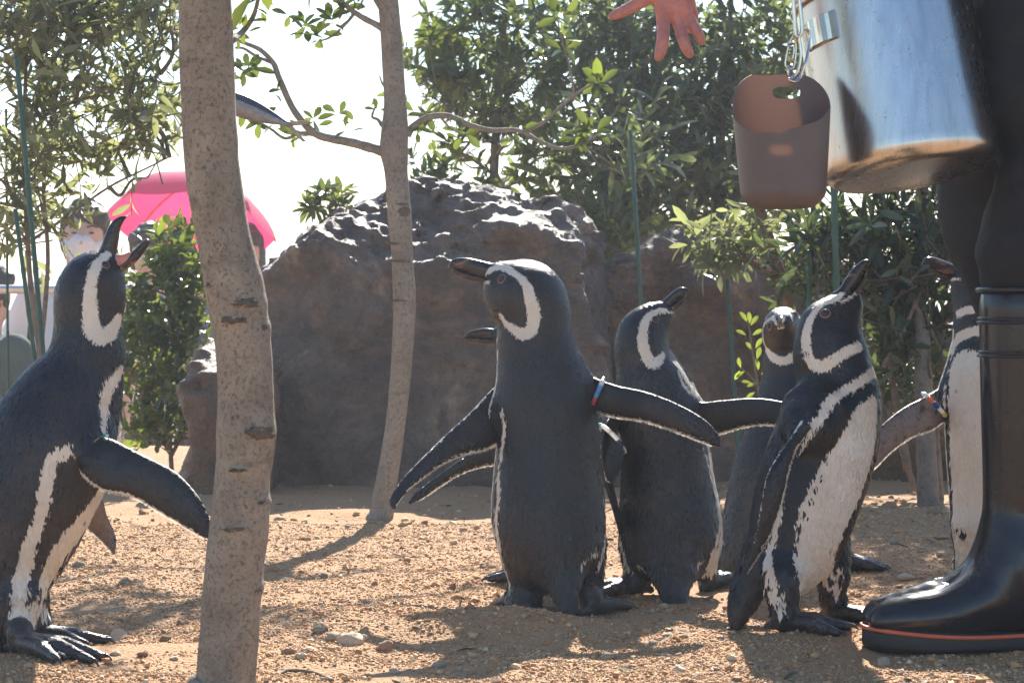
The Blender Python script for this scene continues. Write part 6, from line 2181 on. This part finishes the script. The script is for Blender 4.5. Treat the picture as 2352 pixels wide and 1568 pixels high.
# ---- visitors behind the rail
def visitor(label, x, y, zf_, height, mats, yaw=0.0, lean=0.0, nod=0.0, mask=False, hairlen=0.0, strap=False, raise_arm=None, seed=0):
    """standing person facing the camera (-y); zf_: ground height"""
    e = empty('person', (x, y, zf_), label, 'person')
    s = height / 1.70
    c, sn = math.cos(yaw), math.sin(yaw)

    def W(px, py, pz):
        px = px + lean * max(0, pz - 0.9)
        return (x + s * (px * c - py * sn), y + s * (px * sn + py * c), zf_ + s * pz)

    def K(*rows):
        return C4(*[W(*r[:3]) + (r[3] * s,) for r in rows])
    g = []
    for q in (-1, 1):
        g.append(('legs', K((q * 0.09, 0, 0.08, 0.05), (q * 0.095, 0.0, 0.28, 0.062), (q * 0.095, -0.01, 0.48, 0.066), (q * 0.092, 0, 0.68, 0.083), (q * 0.085, 0, 0.85, 0.098))))
        g.append(('shoes', K((q * 0.09, 0.02, 0.04, 0.042), (q * 0.095, -0.10, 0.035, 0.038), (q * 0.1, -0.15, 0.03, 0.03))))
    g.append(('shirt', K((0, 0, 0.92, 0.125), (0, 0, 1.08, 0.12), (0, 0.0, 1.22, 0.13), (0, 0.01, 1.33, 0.115))))
    g.append(('shirt', K((-0.09, 0, 1.18, 0.10), (-0.15, 0.01, 1.37, 0.065)) + K((0.09, 0, 1.18, 0.10), (0.15, 0.01, 1.37, 0.065))))
    hands = []
    for q in (-1, 1):
        if raise_arm == q:
            g.append(('shirt', K((q * 0.175, 0.0, 1.36, 0.055), (q * 0.24, -0.05, 1.22, 0.05), (q * 0.26, -0.08, 1.14, 0.047))))
            g.append(('skin', K((q * 0.26, -0.08, 1.14, 0.042), (q * 0.25, -0.2, 1.22, 0.036), (q * 0.23, -0.28, 1.32, 0.028))))
            hands.append(place_hand(HTG, W(q * 0.23, -0.28, 1.32), Vector((-q * 0.1, -0.3, 1)), Vector((-q, 0.2, 0)), q > 0))
        else:
            g.append(('shirt', K((q * 0.18, 0.0, 1.36, 0.056), (q * 0.225, 0.01, 1.22, 0.052), (q * 0.235, 0.01, 1.12, 0.05))))
            g.append(('skin', K((q * 0.235, 0.01, 1.12, 0.043), (q * 0.245, -0.01, 0.98, 0.036), (q * 0.245, -0.04, 0.84, 0.027))))
            hands.append(place_hand(HT, W(q * 0.245, -0.04, 0.83), Vector((0, -0.1, -1)), Vector((-q, 0, 0)), q < 0))
    hy = -0.02 - 0.04 * nod
    g.append(('skin', K((0, 0.01, 1.38, 0.058), (0, 0.0, 1.46, 0.053), (0, hy + 0.01, 1.53, 0.06))))
    g.append(('skin', K((0, hy, 1.60, 0.078), (0, hy + 0.012, 1.645, 0.080), (0, hy + 0.02, 1.66, 0.075))))
    g.append(('skin', K((0, hy - 0.03, 1.545, 0.048), (0, hy - 0.04, 1.52, 0.036))))
    g.append(('skin', K((0, hy - 0.082, 1.605, 0.009), (0, hy - 0.094, 1.575, 0.012))))
    for q in (-1, 1):
        g.append(('skin', K((q * 0.078, hy + 0.015, 1.61, 0.012), (q * 0.080, hy + 0.02, 1.58, 0.010))))
    figure_mesh(e, g, dict(legs=mats[1], shoes='shoe', shirt=mats[0], skin='skin_pale'), 0.012 * s if height > 1.2 else 0.012, 0.022 * s, [(v, q, 3) for v, q in hands])
    hg = [('h', K((0, hy + 0.03, 1.655, 0.086), (0, hy + 0.02, 1.69, 0.078))), ('h', K((0, hy + 0.05, 1.60, 0.078), (0, hy + 0.06, 1.55 - hairlen, 0.06))),
          ('h', K((-0.05, hy - 0.035, 1.685, 0.040), (0.0, hy - 0.05, 1.69, 0.036), (0.055, hy - 0.03, 1.68, 0.040))),
          ('h', K((-0.075, hy + 0.0, 1.66, 0.025), (-0.08, hy + 0.01, 1.60 - hairlen, 0.018)) + K((0.075, hy + 0.0, 1.66, 0.025), (0.08, hy + 0.01, 1.60 - hairlen, 0.018)))]
    hv, hq_, _ = sdf_mesh(hg, 0.008, 0.015, post=lambda F, ax: F + 0.006 * vnoise(np.stack(np.meshgrid(*ax, indexing='ij'), -1) * np.array([1, 1, 0.3]), 90, seed))
    mesh_obj('hair', hv, hq_, M['hair'], e)
    for q in (-1, 1):
        p = W(q * 0.032, hy - 0.066, 1.618)
        ev, ef = uv_sphere(p, 0.011 * s, 10, 7, (1.2, 0.8, 0.42))
        mesh_obj('eye', ev, ef, M['eye'], e)
        bv, bf = tube(catmull([W(q * 0.014, hy - 0.082, 1.640), W(q * 0.034, hy - 0.081, 1.646), W(q * 0.054, hy - 0.068, 1.640)], 4), 0.0035 * s, 6)
        mesh_obj('eyebrow', bv, bf, M['hair'], e)
    if mask:
        mg = [('m', K((0, hy - 0.055, 1.575, 0.047), (0, hy - 0.045, 1.53, 0.044), (0, hy - 0.03, 1.51, 0.038))), ('m', K((-0.05, hy - 0.02, 1.565, 0.036), (0.05, hy - 0.02, 1.565, 0.036)))]
        mv, mq, _ = sdf_mesh(mg, 0.006, 0.02)
        mesh_obj('face_mask', mv, mq, M['mask'], e)
    else:
        lv, lf = tube(catmull([W(-0.024, hy - 0.075, 1.535), W(0, hy - 0.083, 1.534), W(0.024, hy - 0.075, 1.535)], 4), 0.005 * s, 7)
        mesh_obj('mouth', lv, lf, M['mouth'], e)
    if strap:
        q = catmull([W(-0.13, 0.06, 1.44), W(-0.145, -0.05, 1.42), W(-0.15, -0.145, 1.30), W(-0.14, -0.16, 1.15), W(-0.10, -0.15, 1.0), W(-0.08, -0.1, 0.9)], 5)
        sv, sf = tube(q, 0.015, 8)
        mesh_obj('bag_strap', sv, sf, M['strap'], e)
    return e


ZV = -0.9
def vpos(u, d):
    return (u - UC) * d / FPX


# eye level of the masked man: row 535 at 9.5 m
def vheight(v_eye, d):
    return (HC + (VH - v_eye) * d / FPX - ZV) / 1.618 * 1.70


visitor('masked visitor in a white shirt with a black bag strap, watching from behind the rail', vpos(140, 9.5), 9.5, ZV, vheight(537, 9.5), ('white_shirt', 'jeans'), yaw=0.12, lean=0.13, nod=1.0, mask=True, strap=True, seed=3)
visitor('smaller visitor in a dark green top behind the rail, beside the white shirted visitor', vpos(-22, 9.2), 9.2, ZV, vheight(672, 9.2), ('green_shirt', 'jeans'), yaw=2.6, seed=4, hairlen=0.03)
visitor('dark haired visitor in dark blue clothes standing behind the glossy shrub', vpos(345, 11.0), 11.0, ZV, vheight(580, 11.0), ('dark_shirt', 'dark_shirt'), yaw=-0.2, seed=5, hairlen=0.05)
visitor('dark haired visitor standing right under the pink umbrella', vpos(572, 12.4), 12.4, ZV, vheight(576, 12.4), ('grey_shirt', 'jeans'), yaw=-0.3, seed=6, hairlen=0.08, raise_arm=-1)
visitor('visitor in blue grey clothes seen through the lower leaves of the shrub', vpos(445, 11.6), 11.6, ZV, vheight(640, 11.6), ('grey_shirt', 'jeans'), yaw=0.1, seed=7, hairlen=0.04)

# pink umbrella
du = 12.2
um = empty('umbrella', tuple(P(445, 640, du)), 'pink umbrella tilted towards the sun behind the thick trunk', 'umbrella')
ua = Vector((0.13, 0.40, 1)).normalized()
uc = P(438, 520, du)
uxa = (Vector((1, 0, 0)) - ua * ua.x).normalized()
uya = ua.cross(uxa)
RU, HU = PX(197, du), PX(118, du)
NP_ = 8


def upt(r, a, h):
    return uc + uxa * (r * math.cos(a)) + uya * (r * math.sin(a)) + ua * h


for k in range(NP_):
    a0_, a1_ = 2 * PI * (k + 0.12) / NP_, 2 * PI * (k + 1.12) / NP_
    V, F = [], []
    NR, NA = 9, 9
    for i in range(NR + 1):
        t = i / NR
        for j in range(NA + 1):
            s = j / NA
            a = a0_ + (a1_ - a0_) * s
            sag = 4 * s * (1 - s)
            r = RU * math.sin(t * 1.25) / math.sin(1.25) * (1 - 0.075 * sag * t)
            h = HU * ((math.cos(t * 1.25) - math.cos(1.25)) / (1 - math.cos(1.25))) - 0.012 * sag * t
            V.append(list(upt(r, a, h)))
    F = [(i * (NA + 1) + j, (i + 1) * (NA + 1) + j, (i + 1) * (NA + 1) + j + 1, i * (NA + 1) + j + 1) for i in range(NR) for j in range(NA)]
    mesh_obj('panel', np.array(V), F, M['pink'], um)
    q = [list(upt(RU * math.sin(t * 1.25) / math.sin(1.25) * 0.995, a0_, HU * ((math.cos(t * 1.25) - math.cos(1.25)) / (1 - math.cos(1.25))) - 0.006)) for t in np.linspace(0, 1.02, 10)]
    V, F = tube(q, 0.0055, 6)
    mesh_obj('rib', V, F, M['orange'], um)
V, F = tube([list(uc + ua * (HU + 0.05)), list(uc), list(uc - ua * 0.62)], 0.006, 8)
mesh_obj('shaft', V, F, M['rail'], um)
V, F = tube([list(uc - ua * 0.60), list(uc - ua * 0.70)], 0.014, 10)
mesh_obj('handle', V, F, M['strap'], um)

# rail in front of the visitors
rl = empty('guard_rail', (vpos(150, 8.8), 8.8, ZV), 'pale metal guard rail in front of the visitors', 'railing')
zr = HC + (VH - 664) * 8.8 / FPX
V, F = tube([(-4.2, 8.8, zr), (-2.0, 8.8, zr), (0.2, 8.8, zr - 0.012)], 0.016, 12)
mesh_obj('top_rail', V, F, M['rail'], rl)
V, F = tube([(-4.2, 8.8, zr - 0.75), (-2.0, 8.8, zr - 0.75), (0.2, 8.8, zr - 0.76)], 0.012, 10)
mesh_obj('lower_rail', V, F, M['rail'], rl)
for px in (-4.1, -2.75, -1.25, 0.1):
    V, F = tube([(px, 8.8, ZV - 0.05), (px, 8.8, zr - 0.01)], 0.018, 10)
    mesh_obj('post', V, F, M['rail'], rl)

# fish in mid-air next to the thick trunk
df = 3.0
fs = empty('fish', tuple(P(585, 255, df)), 'small silver fish in mid air between the thick trunk and the slim tree', 'fish')
axis0, axis1 = (478, 212), (668, 288)


def fpt(t, off):
    u = axis0[0] + (axis1[0] - axis0[0]) * t
    v = axis0[1] + (axis1[1] - axis0[1]) * t
    nx_f, ny_f = -(axis1[1] - axis0[1]), (axis1[0] - axis0[0])
    l = math.hypot(nx_f, ny_f)
    return P(u + nx_f / l * off, v + ny_f / l * off, df + 0.01 * math.sin(t * 3))


prs = [(fpt(t, -w), fpt(t, w * 1.1), PX(w * 0.5, df)) for t, w in ((0, 2), (0.06, 11), (0.18, 20), (0.35, 25), (0.55, 23), (0.75, 15), (0.9, 7.5), (1.0, 6))]
V, F, ac, tt, hw = blade(prs, 4, 16)
fb = mesh_obj('body', V, F, M['fish'], fs)
fb.data.materials.append(M['fish_back'])
acf = np.array([np.mean(ac[list(f)]) for f in F])
fb.data.polygons.foreach_set('material_index', (acf < -0.45).astype(np.int32))
for sgn in (-1, 1):
    V, F, *_ = blade([(fpt(0.98, -5), fpt(0.98, 5), 0.0012), (fpt(1.08, sgn * 12 - 6), fpt(1.06, sgn * 10 + 6), 0.0009), (fpt(1.22, sgn * 24 - 3), fpt(1.20, sgn * 22 + 3), 0.0006)], 4, 8)
    mesh_obj('tail_fin', V, F, M['fish_fin'], fs)
ev, ef = uv_sphere(fpt(0.09, -4) - Vector((0, PX(8, df), 0)), PX(4.5, df), 10, 7)
mesh_obj('eye', ev, ef, M['eye'], fs)

# ------------------------------------------------------------------ thin backlit haze volume added to lift the shadows like lens glare
hv = np.array([(x, y, z) for x in (-175.0, 175.0) for y in (-60.0, 330.0) for z in (-2.0, 2.6)])
hf = [(0, 1, 3, 2), (4, 6, 7, 5), (0, 4, 5, 1), (2, 3, 7, 6), (0, 2, 6, 4), (1, 5, 7, 3)]
mh = bpy.data.materials.new('glare_veil')
mh.use_nodes = True
mh.node_tree.nodes.clear()
ho = mh.node_tree.nodes.new('ShaderNodeOutputMaterial')
pv_ = mh.node_tree.nodes.new('ShaderNodeVolumePrincipled')
pv_.inputs['Color'].default_value = (0.86, 0.91, 1.0, 1)
pv_.inputs['Density'].default_value = 0.0045
pv_.inputs['Anisotropy'].default_value = 0.25
mh.node_tree.links.new(pv_.outputs[0], ho.inputs['Volume'])
hz = mesh_obj('veil', hv, hf, mh, smooth=False)
tag(hz, 'thin pale backlit haze volume added in place of lens glare', None, kind='stuff')
